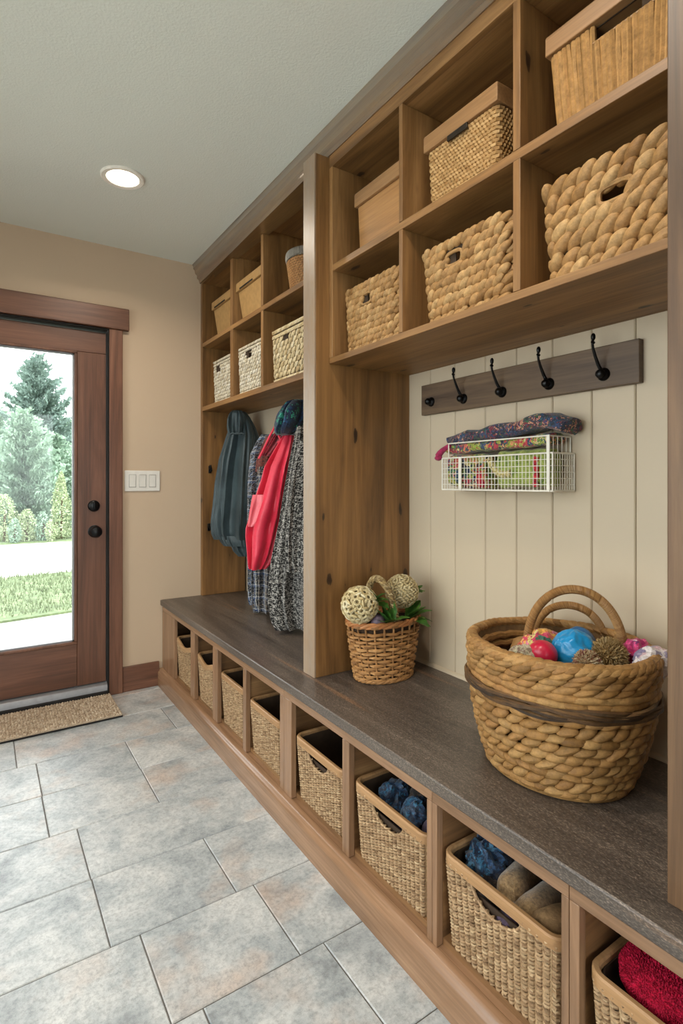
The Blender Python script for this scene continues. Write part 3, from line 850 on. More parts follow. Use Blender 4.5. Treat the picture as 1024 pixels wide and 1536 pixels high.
t = thing('lidded_box', 'woven lidded box with a dark label slot in the middle of the upper shelf', 'box', (cx, cy, ZM), gL)
rows_body(t, cx, cy, ZM+.003, 2.120, .25, .235, .05, 17, m_rush)
lid_part(t, cx, cy, 2.1215, 2.170, .268, .26, m_lid)
mm = M(); mm.box(cx-.1335, cx-.128, cy-.036, cy+.036, 2.104, 2.119); part('label_slot', mm, plain('slot_metal', '30281f', .4, .5), t, .001)
# reed box with a cut handle
cx = 1.06+.125; cy = .625
t = thing('lidded_box', 'large vertical reed lidded box with a handle slot, near end of upper shelf', 'box', (cx, cy, ZM), gL)
m = M(); w, d, h, tap = .275, .235, .183, .09
pts = rrect(w, d, .01, .0112)
hy0, hy1, hz = -.10, .035, .148
for p in pts:
    top = h
    if p[0] < -d/2+.004 and hy0 < p[1] < hy1: top = hz
    m.tube([(cx+p[0]*(1-tap)+R_.uniform(-.0008,.0008), cy+p[1]*(1-tap), ZM+.0055)]+[(cx+p[0]*(1-tap*(1-k)), cy+(p[1]+R_.uniform(-.0012,.0012))*(1-tap*(1-k)), ZM+max(.006, k*top)) for k in (.35, .7, 1)], .0062, 6)
part('reed_body', m, wicker('reed', ['a87c47', 'b98f5a', 'b18650', '96703f'], .6, 260, .5, .3), t)
m = M(); liner(m, w, d, h-.002, .01, 0, tap, (.135, hz+.002, h-.003), .006)
m.v = [(x+cx, y+cy-.0325*(1 if False else 0), z+ZM+.001) for x, y, z in m.v]
part('lining', m, m_hollow, t)
m = M(); m.box(cx-d/2-.004, cx-d/2+.006, cy+hy0-.002, cy+hy1+.002, ZM+hz-.003, ZM+hz+.001); part('slot_edge', m, m_lid, t, .001)
lid_part(t, cx, cy, ZM+h+.002, ZM+h+.048, .292, .258, m_lid)
# far locker: two board boxes and a round basket
ZLm = 2.0225
gT = 'tan lidded boxes on the top shelf above the coats'
for cy, w, lab in ((2.935, .30, 'tan lidded box farthest from the camera on the top shelf above the coats'), (2.565, .31, 'tan lidded box in the middle opening of the top shelf above the coats')):
    cx = 1.125+.115
    t = thing('lidded_box', lab, 'box', (cx, cy, ZLm), gT)
    part('box_body', body_frustum(cx, cy, ZLm, ZLm+.163, w-.02, .215, .16), m_tanbox, t, .004)
    lid_part(t, cx, cy, ZLm+.1645, ZLm+.212, w, .235, m_tanbox)
    part('label_slot', M().box(cx-.1205, cx-.1178, cy-.06, cy+.10, ZLm+.166, ZLm+.173), m_dark, t)
cx, cy = 1.255, 2.135
t = thing('round_basket', 'round tan coiled basket with a grey rim on the top shelf next to the partition', 'basket', (cx, cy, ZLm))
m = M()
for k in range(15):
    z = .005+k*.0098; r = .098+.020*(z/.15); n = 44
    for j in range(n):
        a = 2*PI*(j+.5*(k % 2))/n
        tx = Vector((-math.sin(a), math.cos(a), .28))*(r*PI/n*1.25)
        m.lump((cx+r*math.cos(a), cy+r*math.sin(a), ZLm+z), tx, Vector((math.cos(a), math.sin(a), 0))*.005, Vector((0,0,.0062)), 5, 4)
part('coiled_body', m, wicker('tan_coil', ['a9794a', 'b98a58', '9a6c40'], .6, 260, .4, .25), t)
m = M(); m.lathe((cx, cy, ZLm), [(.095, .001), (.115, .15), (.112, .15), (.092, .004)], 40, False); m.lathe((cx, cy, ZLm), [(.092, .001), (.001, .0012)], 40, False)
part('lining', m, m_hollow, t)
m = M(); n = 110
for j in range(n):
    a = 2*PI*j/n; r = .1215
    m.lump((cx+r*math.cos(a), cy+r*math.sin(a), ZLm+.168), Vector((0,0,.0195)), Vector((math.cos(a), math.sin(a), 0))*.0055, Vector((-math.sin(a), math.cos(a), 0))*.0044, 5, 5)
m.lathe((cx, cy, ZLm), [(.119, .152), (.1205, .184), (.117, .184), (.115, .152)], 40, False)
part('ribbed_rim', m, wicker('grey_cane', ['8d877d', 'a39c91', '777067'], .6, 260, .4, .2), t, label='grey ribbed rim')

# ------------------------------------------------------------------ baskets under the bench
zf = .1145
kb_ = [(2.870, .262, .212, .026, False, 'shallow dipped wicker basket in the bench opening nearest the door'),
       (2.538, .236, .214, .026, False, 'shallow dipped wicker basket in the second bench opening from the door'),
       (2.206, .268, .212, 0, False, 'empty wicker basket in the third bench opening from the door'),
       (1.884, .278, .196, 0, False, 'empty wicker basket in the bench opening left of the wide double post'),
       (1.492, .296, .200, 0, True, 'empty wicker basket with a handle slot right of the wide double post'),
       (1.135, .308, .205, 0, True, 'wicker basket with a handle slot holding blue and purple cloths'),
       (.773, .306, .207, 0, True, 'wicker basket with a handle slot holding brown rolled towels'),
       (.410, .306, .205, 0, True, 'wicker basket at the near right corner holding fluffy red towels')]
for cy, w, h, dip, hole, lab in kb_:
    bench_basket(.889+.17, cy, zf, w, .33, h, dip, hole, lab)
# ------------------------------------------------------------------ hook rail in the open bay
t = thing('hook_rail', 'dark wooden hook rail with black iron hooks on the cream boards', 'coat hooks', (XW-.001, 1.142, 1.49))
part('board', M().box(XW-.021, XW-.001, .734, 1.551, 1.433, 1.545), W['railY'], t, .002)
def hook(y, z, arm=True):
    x = XW-.021
    m = M(); n = 24
    pr = [(.0175,0),(.0175,.003),(.015,.007),(.011,.010),(.0115,.013),(.0125,.018),(.010,.024),(.005,.027),(.0005,.0275)]
    m.rings([[(x-zz, y+r*math.cos(2*PI*k/n), z+r*math.sin(2*PI*k/n)) for k in range(n)] for r, zz in pr])
    h = part('hook', m, m_black, t)
    if arm:
        m = M(); tx = 1.338
        pth = [(x-.008, y+.001, z+.006), (x-.02, y+.004, z+.025), (x-.031, y+.006, z+.048), (x-.040, y+.006, z+.066), (x-.044, y+.005, z+.078), (x-.045, y+.003, z+.088)]
        m.tube(pth, lambda i: .0052-.0006*min(i, 3), 10)
        m.lump((x-.0455, y+.002, z+.094), Vector((0,0,.010)), Vector((.006,0,0)), Vector((0,.006,0)), 12, 8)
        m.tube([(x-.044, y+.001, z+.078), (x-.052, y+.001, z+.080)], .004, 8)
        part('arm', m, m_black, h)
for y in (1.335, 1.168, .996, .828): hook(y, 1.4685)
hook(1.496, 1.478, False)

# ------------------------------------------------------------------ wire wall basket with folded textiles
X0_, X1_, Ya, Yb, Z0_, Z1_ = 1.300, 1.398, .925, 1.352, 1.157, 1.262
t = thing('wire_basket', 'cream wire basket fixed to the boards below the hook rail', 'basket', (XW-.003, (Ya+Yb)/2, Z0_))
m = M(); r = .0026
def wire(*pts, rad=r): m.tube(list(pts), rad, 6)
for z in (Z0_, Z1_):
    wire((X1_, Yb, z), (X0_, Yb, z)); wire((X0_, Yb, z), (X0_, Ya, z)); wire((X0_, Ya, z), (X1_, Ya, z)); wire((X1_, Ya, z), (X1_, Yb, z))
for p in ((X0_, Ya), (X0_, Yb), (X1_, Ya), (X1_, Yb)): wire((p[0], p[1], Z0_), (p[0], p[1], Z1_))
part('frame', m, m_wire, t)
m = M(); f_ = .0010
for k in range(1, 34): y = Ya+(Yb-Ya)*k/34; wire((X0_, y, Z0_), (X0_, y, Z1_), rad=f_)
for k in range(1, 6): z = Z0_+(Z1_-Z0_)*k/6; wire((X0_, Ya, z), (X0_, Yb, z), rad=f_)
part('front_grid', m, m_wire, t)
for y in (Ya, Yb):
    m = M()
    for k in range(1, 9): x = X0_+(X1_-X0_)*k/9; wire((x, y, Z0_), (x, y, Z1_), rad=f_)
    for k in range(1, 6): z = Z0_+(Z1_-Z0_)*k/6; wire((X0_, y, z), (X1_, y, z), rad=f_)
    part('end_grid', m, m_wire, t)
m = M()
for k in range(1, 16): y = Ya+(Yb-Ya)*k/16; wire((X0_, y, Z0_), (X1_, y, Z0_), rad=f_*1.3)
for k in range(1, 5): x = X0_+(X1_-X0_)*k/5; wire((x, Ya, Z0_-.001), (x, Yb, Z0_-.001), rad=f_*1.3)
part('bottom_grid', m, m_wire, t)
m = M(); z2 = 1.310
wire((X1_, Yb-.03, z2), (X0_, Yb-.03, z2), (X0_, Ya+.012, z2), (X1_, Ya+.012, z2), rad=.0022)
wire((X1_, Ya+.012, z2), (X1_, Ya+.012, Z1_), rad=.0022); wire((X0_, Yb-.03, z2), (X0_, Yb-.03, Z1_), rad=.0018)
for k in range(1, 5): x = X0_+(X1_-X0_)*k/5; wire((x, Ya+.012, z2), (x, Ya+.012, Z1_), rad=f_)
part('upper_rail', m, m_wire, t)
for y, z in ((Ya+.012, z2), (Yb-.085, Z1_)):
    part('upright', M().box(X0_-.0045, X0_-.0005, y-.005, y+.005, Z0_-.002, z+.002), m_wire, t, .001)
q_stops = [(0,'22304a'),(.1,'8a9a3c'),(.22,'b23a44'),(.3,'3d6b4a'),(.42,'a3a64a'),(.52,'c98a5c'),(.6,'2f4566'),(.7,'7d2f3c'),(.78,'cfc08a'),(.88,'4a3a34'),(.95,'d06a5a')]
q2 = [(0,'1d2740'),(.18,'2c4a6b'),(.3,'4a3a44'),(.42,'27323a'),(.55,'7a2f3a'),(.65,'35603c'),(.74,'c98f74'),(.84,'30406a'),(.93,'5a5450')]
m_quilt = cloth('patchwork_quilt', q_stops, vor=44, thread=420, tm=1.0)
m_quilt2 = cloth('dark_patchwork', q2, vor=60, thread=420, tm=1.0)
m_green = cloth('green_weave', [(.3,'4d6a2c'),(.45,'8fa04a'),(.6,'a9b25e'),(.75,'5f7a3a')], scale=45, thread=500)
m_redw = cloth('red_weave', [(.3,'6a1420'),(.5,'b22436'),(.62,'d8483c'),(.75,'7a3a2a')], scale=60, thread=500)
m_yelw = cloth('straw_weave', [(.3,'8a7a4a'),(.5,'c8b878'),(.7,'6a5a3a')], scale=80, thread=500)
def slab(path, half_t, x0, x1, seed=0, n=12, amp=.003):
    """folded cloth: rounded slab whose centre line is path (y,z) and which runs from x0 to x1"""
    m = M(); P = [Vector((0, p[0], p[1])) for p in path]
    rs = []
    for i, p in enumerate(P):
        a = P[max(0, i-1)]; b = P[min(len(P)-1, i+1)]; tt = (b-a).normalized(); nn = Vector((0, -tt.z, tt.y))
        r_ = []
        e = 1 if 0 < i < len(P)-1 else .55
        for k in range(n):
            an = 2*PI*k/n
            cx_ = math.copysign(abs(math.cos(an))**.5, math.cos(an)); sx_ = math.copysign(abs(math.sin(an))**.7, math.sin(an))
            q = p+Vector(((x0+x1)/2+cx_*(x1-x0)/2, 0, 0))+nn*(sx_*half_t*e)
            q += Vector((-.6, .2, 1))*amp*noise.fractal(q*26+Vector((seed, 0, 0)), .8, 2, 3)
            r_.append(q)
        rs.append(r_)
    m.rings(rs); return m
def lerp_path(pts, n=18):
    out = []
    for i in range(n+1):
        s_ = i/n*(len(pts)-1); k = min(int(s_), len(pts)-2); f = s_-k; f = f*f*(3-2*f)
        out.append((pts[k][0]*(1-f)+pts[k+1][0]*f, pts[k][1]*(1-f)+pts[k+1][1]*f))
    return out
single('folded_quilt', slab(lerp_path([(1.335, 1.318), (1.20, 1.332), (1.07, 1.340), (.97, 1.358), (.925, 1.345), (.897, 1.332)], 26), .022, 1.306, 1.390, 3, 16, .007), m_quilt2, (1.35, 1.14, 1.30), 'dark blue patchwork quilt folded on top in the wire basket', 'folded textile')
single('folded_quilt', slab(lerp_path([(1.352, 1.292), (1.2, 1.296), (1.05, 1.299), (.945, 1.305)], 22), .017, 1.309, 1.388, 11, 16, .004), m_quilt, (1.35, 1.14, 1.27), 'bright patchwork cloth folded under the dark blue quilt in the wire basket', 'folded textile')
single('rolled_throw', slab(lerp_path([(1.13, 1.222), (1.04, 1.222), (.955, 1.222)], 16), .055, 1.310, 1.384, 5, 20, .006), m_green, (1.35, 1.04, 1.165), 'green woven throw standing at the near end in the wire basket', 'folded textile')
single('rolled_throw', slab(lerp_path([(1.335, 1.220), (1.25, 1.218), (1.17, 1.216)], 16), .054, 1.308, 1.384, 9, 20, .007), m_quilt, (1.35, 1.25, 1.165), 'multicoloured throw at the far end inside the wire basket', 'folded textile')
m = M()
for yy, z0 in ((1.20, 1.168), (1.188, 1.17)):
    m.blob((1.315, yy, 1.205), (.009, .012, .042), 16, 12, .25, 60, yy)
single('red_scarf', m, m_redw, (1.315, 1.195, 1.163), 'bunched red scarf against the front wires of the wire basket', 'scarf')
m = M(); m.tube([(1.309, .985+.003*math.sin(k), 1.168+k*.0085) for k in range(11)], lambda i: .0075+.0022*math.sin(i*2.2), 10)
single('braided_tie', m, m_redw, (1.309, .985, 1.16), 'red knotted tie hanging on the green throw in the wire basket', 'tie')
m = M(); m.tube([(1.310, 1.155-.0045*k-.001*k*k*.2, 1.255-.011*k+.0006*k*k) for k in range(13)], lambda i: .011+.001*math.sin(i*3), 10)
single('braided_scarf', m, m_yelw, (1.31, 1.12, 1.165), 'straw coloured rope scarf curving down inside the wire basket', 'scarf')
m = M(); m.tube([(1.303-.001*math.sin(k), 1.408-.013*k+.006*math.sin(k), 1.268+.0085*k) for k in range(5)], lambda i: .012-.0012*i, 10); m.blob((1.304, 1.408, 1.262), (.012, .014, .011), 14, 10, .2, 60, 2)
m.v = [(x+.004, y-.03, z+.004) for x, y, z in m.v]
single('pink_tassel', m, cloth('magenta_cloth', [(.3,'7a1238'),(.6,'b01f55')], 40), (1.305, 1.36, 1.262), 'magenta cloth end sticking out at the far end of the wire basket', 'cloth')

# ------------------------------------------------------------------ flowerpot-shaped basket
PC = (1.192, 1.536)
gone = None
t = thing('wicker_pot_basket', 'round reddish wicker basket holding woven balls beside the partition', 'basket', (PC[0], PC[1], ZB))
def oval(k, a0, b0, a1, b1): return a0+(a1-a0)*k, b0+(b1-b0)*k
m = M(); NS = 48; NRW = 15; Hp = .198
ang = -math.radians(0)
def pp(k, i, off):
    a, b_ = oval(k**.9, .108, .078, .142, .094); th_ = 2*PI*i/NS
    return (PC[0]+(a+off)*math.cos(th_), PC[1]+(b_+off)*math.sin(th_), ZB+.006+k*Hp)
for r_ in range(NRW):
    k = (r_+.5)/NRW
    if .85 < k < .91: continue
    m.tube([pp(k+R_.uniform(-.006,.006), i, .0042*(1 if ((i//2)+r_) % 2 else -1)) for i in range(NS)], .0060*R_.uniform(.85, 1.1), 6, True)
for i in range(0, NS, 2): m.tube([pp(k, i+.5, 0) for k in (0, .3, .6, .99)], .0036, 6)
part('woven_body', m, m_wick2, t)
m = M()
for ph in range(3):
    m.tube([Vector(pp(1.0, i/2, .003*math.cos(i*.55+ph*2.1)))+Vector((0,0,.006*math.sin(i*.55+ph*2.1)-.002)) for i in range(NS*2)], .0062, 7, True)
part('rim', m, wicker('red_willow', ['9a5f35', 'ab7043', 'b67d4e'], .45, 260, .25, .15), t)
m = M()
for ph in range(3):
    m.tube([Vector(pp(0, i/2, .002+.0035*math.cos(i*.7+ph*2.1)))+Vector((0,0,.002+.0035*math.sin(i*.7+ph*2.1))) for i in range(NS*2)], .0048, 7, True)
part('foot_ring', m, m_wick2, t)
m = M(); m.rings([[(pp(k, i, -.009)) for i in range(NS)] for k in (.0, .98)]+[[pp(k, i, -.012) for i in range(NS)] for k in (.98, .04)])
part('lining', m, plain('pot_lining', '3a2818', .9), t)
m = M(); hp = []
for k in range(26):
    u = k/25; an = PI*u
    c0 = Vector((1.190, 1.462, .690)); c1 = Vector((1.175, 1.600, .690))
    p = c0.lerp(c1, (1-math.cos(an))/2); p.z += .152*math.sin(an)**.8; p.x -= .022*math.sin(an)
    hp.append(p)
dense = []
for i in range(len(hp)-1):
    for f in (0, .25, .5, .75): dense.append(hp[i].lerp(hp[i+1], f))
for i in range(2, len(dense)-2):
    p = dense[i]; tt = (dense[i+1]-dense[i-1]).normalized()
    n1 = tt.cross(Vector((1, 0, 0))).normalized(); n2 = tt.cross(n1)
    for s_ in range(3):
        an = i*.95+s_*2.094
        dirv = n1*math.cos(an)+n2*math.sin(an)
        m.lump(p+dirv*.0075, (tt*.8+dirv.cross(tt)*.5)*.0075, dirv*.006, tt.cross(dirv)*.0055, 6, 4)
m.tube(hp, .0072, 8)
part('plaited_handle', m, wicker('rush_plait', ['8d7448', 'b59a68', '6f5636', 'c9b488'], .7, 260, .5, .3), t)
m_ball = wicker('pale_rush', ['bda878', 'd6c69a', 'a58d5c', 'e2d6b2'], .7, 300, .5, .25)
def knot_ball(c, r, n, sz, open_):
    m = M(); ga = PI*(3-math.sqrt(5)); c = Vector(c)
    for k in range(n):
        z = 1-2*(k+.5)/n; q_ = math.sqrt(1-z*z); a = ga*k
        d = Vector((q_*math.cos(a), q_*math.sin(a), z)); u = d.cross(Vector((0,0,1))); u = u.normalized() if u.length > .01 else Vector((1,0,0)); v = d.cross(u)
        if open_ and k % 3 == 0:
            m.tube([c+d*r*.97+(u*math.cos(e)+v*math.sin(e))*sz*.75 for e in [2*PI*j/9 for j in range(9)]], sz*.34, 5, True)
        else:
            e = R_.uniform(0, PI); w_ = u*math.cos(e)+v*math.sin(e)
            m.lump(c+d*r*(.94 if open_ and k % 3 == 1 else .98), w_*sz*1.0, d*sz*.5, d.cross(w_)*sz*.48, 6, 4)
    m.blob(c, (r*(.84 if open_ else .9),)*3, 24, 16)
    return m
m = knot_ball((1.072, 1.513, .765), .061, 170, .0128, True)
single('woven_ball', m, m_ball, (1.072, 1.513, .70), 'left open-knotted rush ball on the rim of the pot basket', 'woven ball', 'rush balls in the pot basket')
m = knot_ball((1.262, 1.520, .789), .059, 330, .0082, False)
single('woven_ball', m, m_ball, (1.262, 1.52, .73), 'right tightly woven rush ball on top of the pot basket', 'woven ball', 'rush balls in the pot basket')
m = M(); m.blob((1.19, 1.53, .640), (.115, .074, .045), 28, 16, .12, 18, 4)
single('moss_bed', m, plain('moss', '2a3018', .95, noise_amt=.5, bumpk=.6, nscale=70), (1.19, 1.53, .60), 'dark green moss filling the pot basket between the balls', 'moss')
m = M(); m.blob((1.122, 1.478, .706), (.026, .024, .028), 24, 18, .10, 26, 8)
single('red_cabbage', m, plain('purple_leaf', '5a4a58', .5, noise_amt=.25, bumpk=.4), (1.122, 1.478, .68), 'small greyish purple bulb between the left ball and the green leaves', 'vegetable')
m_leaf = cloth('leaf_green', [(.3, '24401a'), (.5, '3d6a26'), (.7, '6c8f3c')], scale=24, rough=.45, thread=120, bk=.2, sheen=0)
def leaf(m, c, d, L, w, curl=.3, nrm=None):
    c = Vector(c); d = Vector(d).normalized(); side = d.cross(Vector((0,0,1)) if abs(d.z) < .9 else Vector((1,0,0))).normalized(); up = side.cross(d)
    n = 7; rs = []
    for i in range(n+1):
        u = i/n; ww = w*math.sin(PI*min(1, u*.9+.07))**.8*(1+.12*math.sin(u*19))
        p = c+d*L*u-up*curl*L*u*u
        rs.append([p-side*ww+up*ww*.25, p-side*ww*.5+up*.002, p+up*.0, p+side*ww*.5+up*.002, p+side*ww+up*ww*.25])
    b = len(m.v)
    for r_ in rs: m.v += [tuple(q) for q in r_]
    for i in range(n):
        for j in range(4): m.f.append((b+i*5+j, b+i*5+j+1, b+(i+1)*5+j+1, b+(i+1)*5+j))
def sprig(c, dirs, L, w, label, name='leaf_bunch'):
    t = thing(name, label, 'leaves', c, 'green leaf bunches in the pot basket')
    for i, d in enumerate(dirs):
        m = M(); leaf(m, c, d, L*R_.uniform(.85, 1.1), w, R_.uniform(.1, .45)); part('leaf', m, m_leaf, t)
sprig((1.118, 1.500, .765), [(-.2,-.3,1),(.35,-.4,.9),(.3,-.9,.1),(-.1,-.8,.6),(.5,-.3,.4)], .064, .027, 'green leaves right of the open-knotted ball in the pot basket')
sprig((1.155, 1.478, .69), [(0,-.2,1),(.35,-.2,.9),(-.3,-.2,.9),(.1,-.6,.6),(.45,-.5,.5),(-.4,-.4,.5)], .082, .027, 'bright green leaves left of the plaited handle in the pot basket')
sprig((1.262, 1.485, .695), [(.5,-.6,.5),(.8,-.3,.15),(.2,-.9,.2),(.9,0,.5),(.6,.1,.8),(.75,-.7,-.1),(.3,-.6,.8)], .088, .028, 'dark green leaves spilling over the right rim of the pot basket')
sprig((1.318, 1.520, .775), [(.3,-.2,.9),(.7,-.5,.4),(.6,0,.7),(.2,-.8,.3)], .046, .018, 'green leaf tuft at the right side of the tight rush ball')

# ------------------------------------------------------------------ big oval basket with two handles
BC = (1.172, .82)
t = thing('handled_basket', 'big oval tan rush basket with two arched handles on the near bench top', 'basket', (BC[0], BC[1], ZB))
HB = .305
def bshape(k):
    e = k**.8
    bul = .010*math.sin(PI*min(1, k*1.05))
    return .136+(.196-.136)*e+bul, .158+(.222-.158)*e+bul
def bp(k, th_, off=0):
    a, b_ = bshape(k); cxk = BC[0]-.010*(1-k)
    return Vector((cxk+(a+off)*math.cos(th_), BC[1]+(b_+off)*math.sin(th_), ZB+k*HB))
def brow(m, k, n, ph, tilt, thk, hgt, lenk=1.25, jit=1):
    for j in range(n):
        th_ = 2*PI*(j+ph)/n
        p = bp(k, th_); q_ = bp(k, th_+.02)-p
        tan = q_.normalized(); nn = Vector((math.cos(th_)*1.1, math.sin(th_), -.18)).normalized()
        L = 2*PI*.185/n*lenk*.5*R_.uniform(.85, 1.15)
        up = nn.cross(tan)
        if up.z < 0: up = -up
        sl = tilt+R_.uniform(-.12, .12)*jit
        ax = (tan*math.cos(sl)+up*math.sin(sl))*L
        az = (up*math.cos(sl)-tan*math.sin(sl))*hgt*R_.uniform(.9, 1.12)
        m.lump(p+nn*R_.uniform(-.002, .002), ax, nn*thk, az, 10, 7)
m = M(); nr = 9
for r_ in range(nr):
    k = .055+r_*.0685
    brow(m, k, 34, (r_ % 2)*.5+R_.uniform(-.1, .1), .40 if r_ % 2 else .06, .0125, .0112, 1.5, 1.6)
part('plaited_body', m, m_sea_d, t)
m = M(); m.rings([[bp(k, 2*PI*i/48, -.012) for i in range(48)] for k in (.02, .3, .6, .97)]+[[bp(k, 2*PI*i/48, -.016) for i in range(48)] for k in (.97, .5, .05)])
part('lining', m, plain('rush_lining', '6b5030', .9, noise_amt=.3, bumpk=.6, nscale=60), t)
m = M()
for r_, k in enumerate((.72, .775)):
    brow(m, k, 26, .5*r_, .03, .0105, .0108, 1.7, .6)
for ph, k in enumerate((.825, .875, .92)):
    brow(m, k, 32, .2+.4*ph, .22, .0115, .0105, 1.6)
part('upper_coils', m, m_sea_d, t)
# inner coils seen over the rim
m = M()
for k in (.80, .87):
    m.tube([bp(k, 2*PI*i/60, -.022)+Vector((0,0,.002*math.sin(i*2.3))) for i in range(60)], .0095, 7, True)
part('inner_coils', m, m_sea_d, t)
m = M()
for i in range(62):
    th_ = 2*PI*i/62
    p = bp(.965, th_, -.006); tan = (bp(.965, th_+.02, -.006)-p).normalized(); nn = Vector((math.cos(th_), math.sin(th_), 0)); up = Vector((0,0,1))
    m.lump(p+Vector((0,0,.001*math.sin(i))), (tan*.85+up*.25-nn*.25).normalized()*.027, (nn+tan*.25).normalized()*.0145, up*.0122, 10, 7)
m.tube([bp(.965, 2*PI*i/60, -.006) for i in range(60)], .0125, 8, True)
part('rim', m, m_sea_d, t, label='wrapped rush rim')
m = M()
for i in range(3):
    for s_ in range(2):
        m.tube([bp(.662+.018*math.sin(j*2*PI*4/90+i*2.1+s_*3.1)+.022*(i-1), 2*PI*j/90, .0095+.005*math.cos(j*2*PI*8/90+i*2.1+s_*3)) for j in range(90)], .0056, 6, True)
part('dark_band', m, wicker('dark_rush', ['3a2a1c', '5a4026', '6f5232', '2a2018'], .55, 260, .5, .3), t, label='dark brown twisted band')
m = M(); m.tube([bp(.012, 2*PI*i/60, .004)+Vector((0,0,.005)) for i in range(60)], .0085, 8, True)
part('foot_ring', m, m_sea_d, t)
def arch(f0, f1, top, lean, rr, mat):
    m = M(); f0, f1 = Vector(f0), Vector(f1); P = []
    for k in range(41):
        u = k/40; an = PI*u; p = f0.lerp(f1, (1-math.cos(an))/2); p += Vector((lean[0], lean[1], top))*(math.sin(an)**.85 if math.sin(an) > 0 else 0); P.append(p)
    m.tube(P, rr, 10)
    D = []
    for i in range(40):
        for f in (0, .2, .4, .6, .8): D.append(P[i].lerp(P[i+1], f))
    for i in range(1, len(D)-1):
        tt = (D[i+1]-D[i-1]).normalized(); n1 = tt.orthogonal().normalized(); n2 = tt.cross(n1)
        tw = .25
        ring = []
        for e in range(9):
            a = 2*PI*e/9; ring.append(D[i]+(n1*math.cos(a)+n2*math.sin(a))*(rr+.0004)+tt*.003*math.sin(a+.7))
        m.tube(ring, .0014, 4, True)
    return m
m_hand = wicker('wrapped_cane', ['8a6238', '9f7646', 'ab8352'], .5, 260, .3, .15)
part('handle', arch((1.168, .906, .745), (1.296, .724, .745), .170, (-.004, -.002), .0098, m_hand), m_hand, t)
part('handle', arch((1.262, .955, .745), (1.362, .812, .745), .108, (-.004, -.002), .0088, m_hand), m_hand, t)
part('handle_knot', M().blob((1.178, .925, .752), (.030, .028, .020), 20, 14, .35, 34, 3), m_hand, t)
part('handle_knot', M().blob((1.318, .748, .765), (.026, .022, .034), 20, 14, .3, 34, 6), m_hand, t)
# what lies in it
def foil(name, c): return plain(name, c, .28, 0, .12, .25, 45)
m = M(); m.blob((1.172, .82, .690), (.155, .180, .058), 40, 20, .08, 14, 5)
single('cloth_heap', m, cloth('mixed_cloth', [(0,'7a5a48'),(.2,'a84a58'),(.35,'6a7a4a'),(.5,'c9a878'),(.65,'4a5a7a'),(.8,'b88a6a')], vor=20), (1.172, .82, .63), 'heap of mixed coloured cloth filling the big handled basket', 'cloth')
m = M(); m.blob((1.112, .818, .772), (.034, .034, .033), 44, 30, .05, 34, 1)
single('red_ball', m, foil('red_foil', 'c01f3e'), (1.112, .818, .74), 'shiny red ball in the big handled basket', 'ball')
m = M(); m.blob((1.190, .788, .776), (.050, .050, .047), 56, 36, .10, 24, 2, None, True)
single('blue_ball', m, foil('blue_foil', '1b86bd'), (1.19, .788, .73), 'large shiny turquoise blue ball in the big handled basket', 'ball')
m = M(); m.blob((1.262, .820, .770), (.044, .040, .045), 30, 20, .08, 22, 5)
single('blue_ball', m, foil('deep_blue_foil', '145f96'), (1.262, .82, .725), 'smaller deep blue ball behind the turquoise ball', 'ball')
m = M(); m.blob((1.18, .872, .768), (.062, .042, .036), 40, 24, .3, 24, 9, None, True)
single('crumpled_scarf', m, cloth('multi_scarf', [(0,'c23a5a'),(.2,'e0a850'),(.4,'d8c878'),(.55,'c85a3a'),(.7,'3a7a5a'),(.85,'d07a90')], vor=30), (1.18, .872, .735), 'yellow and pink crumpled scarf behind the blue balls in the basket', 'scarf')
m = M(); m.blob((1.152, .846, .770), (.030, .030, .030), 30, 20, .3, 30, 4, None, True)
single('crumpled_scarf', m, cloth('green_scarf', [(0,'2a5a4a'),(.3,'7a2a3a'),(.5,'c03a50'),(.7,'3a7a60')], vor=40), (1.152, .846, .74), 'green and red crumpled scarf behind the red ball', 'scarf')
m = M(); m.blob((1.078, .846, .764), (.040, .030, .026), 40, 20, .28, 30, 14, None, True)
single('crumpled_scarf', m, cloth('pale_scarf', [(.3,'8a8a70'),(.45,'c8bfa0'),(.6,'7a5a4a'),(.7,'d0c8b0')], scale=70), (1.078, .846, .735), 'pale striped scarf left of the red ball in the basket', 'scarf')
def tuft(c, r, n, L, m=None, sq=1.0, th_=.0016):
    m = m or M(); c = Vector(c); ga = PI*(3-math.sqrt(5))
    m.blob(c, (r*.92, r*.92, r*.92*sq), 24, 16)
    for k in range(n):
        z = 1-2*(k+.5)/n; q_ = math.sqrt(1-z*z); a = ga*k
        d = Vector((q_*math.cos(a), q_*math.sin(a), z*sq)); u = d.orthogonal().normalized(); v = d.cross(u)
        p = c+d*r*.88; e = p+d*L*R_.uniform(.6, 1.1)+(u*R_.uniform(-1, 1)+v*R_.uniform(-1, 1))*L*.5
        b = len(m.v)
        m.v += [tuple(p+u*th_), tuple(p-u*th_*.5+v*th_*.87), tuple(p-u*th_*.5-v*th_*.87), tuple(e+u*th_*.5), tuple(e-u*th_*.25+v*th_*.43), tuple(e-u*th_*.25-v*th_*.43)]
        m.f += [(b, b+1, b+4, b+3), (b+1, b+2, b+5, b+4), (b+2, b, b+3, b+5), (b+3, b+4, b+5)]
    return m
m = tuft((1.214, .716, .778), .036, 1500, .012)
single('pompom', m, wicker('straw_pile', ['9a7c4c', 'b89c6a', '7d6238', 'cbb388'], .9, 200, .2, .2), (1.214, .716, .735), 'shaggy straw coloured pompom right of the turquoise ball', 'pompom')
m = tuft((1.150, .728, .768), .026, 800, .010)
single('pompom', m, wicker('pale_pile', ['c0a880', 'd8c8a8', 'a88a60', '9a5a5a'], .9, 200, .2, .2), (1.15, .728, .735), 'small pale flecked pompom in front of the turquoise ball', 'pompom')
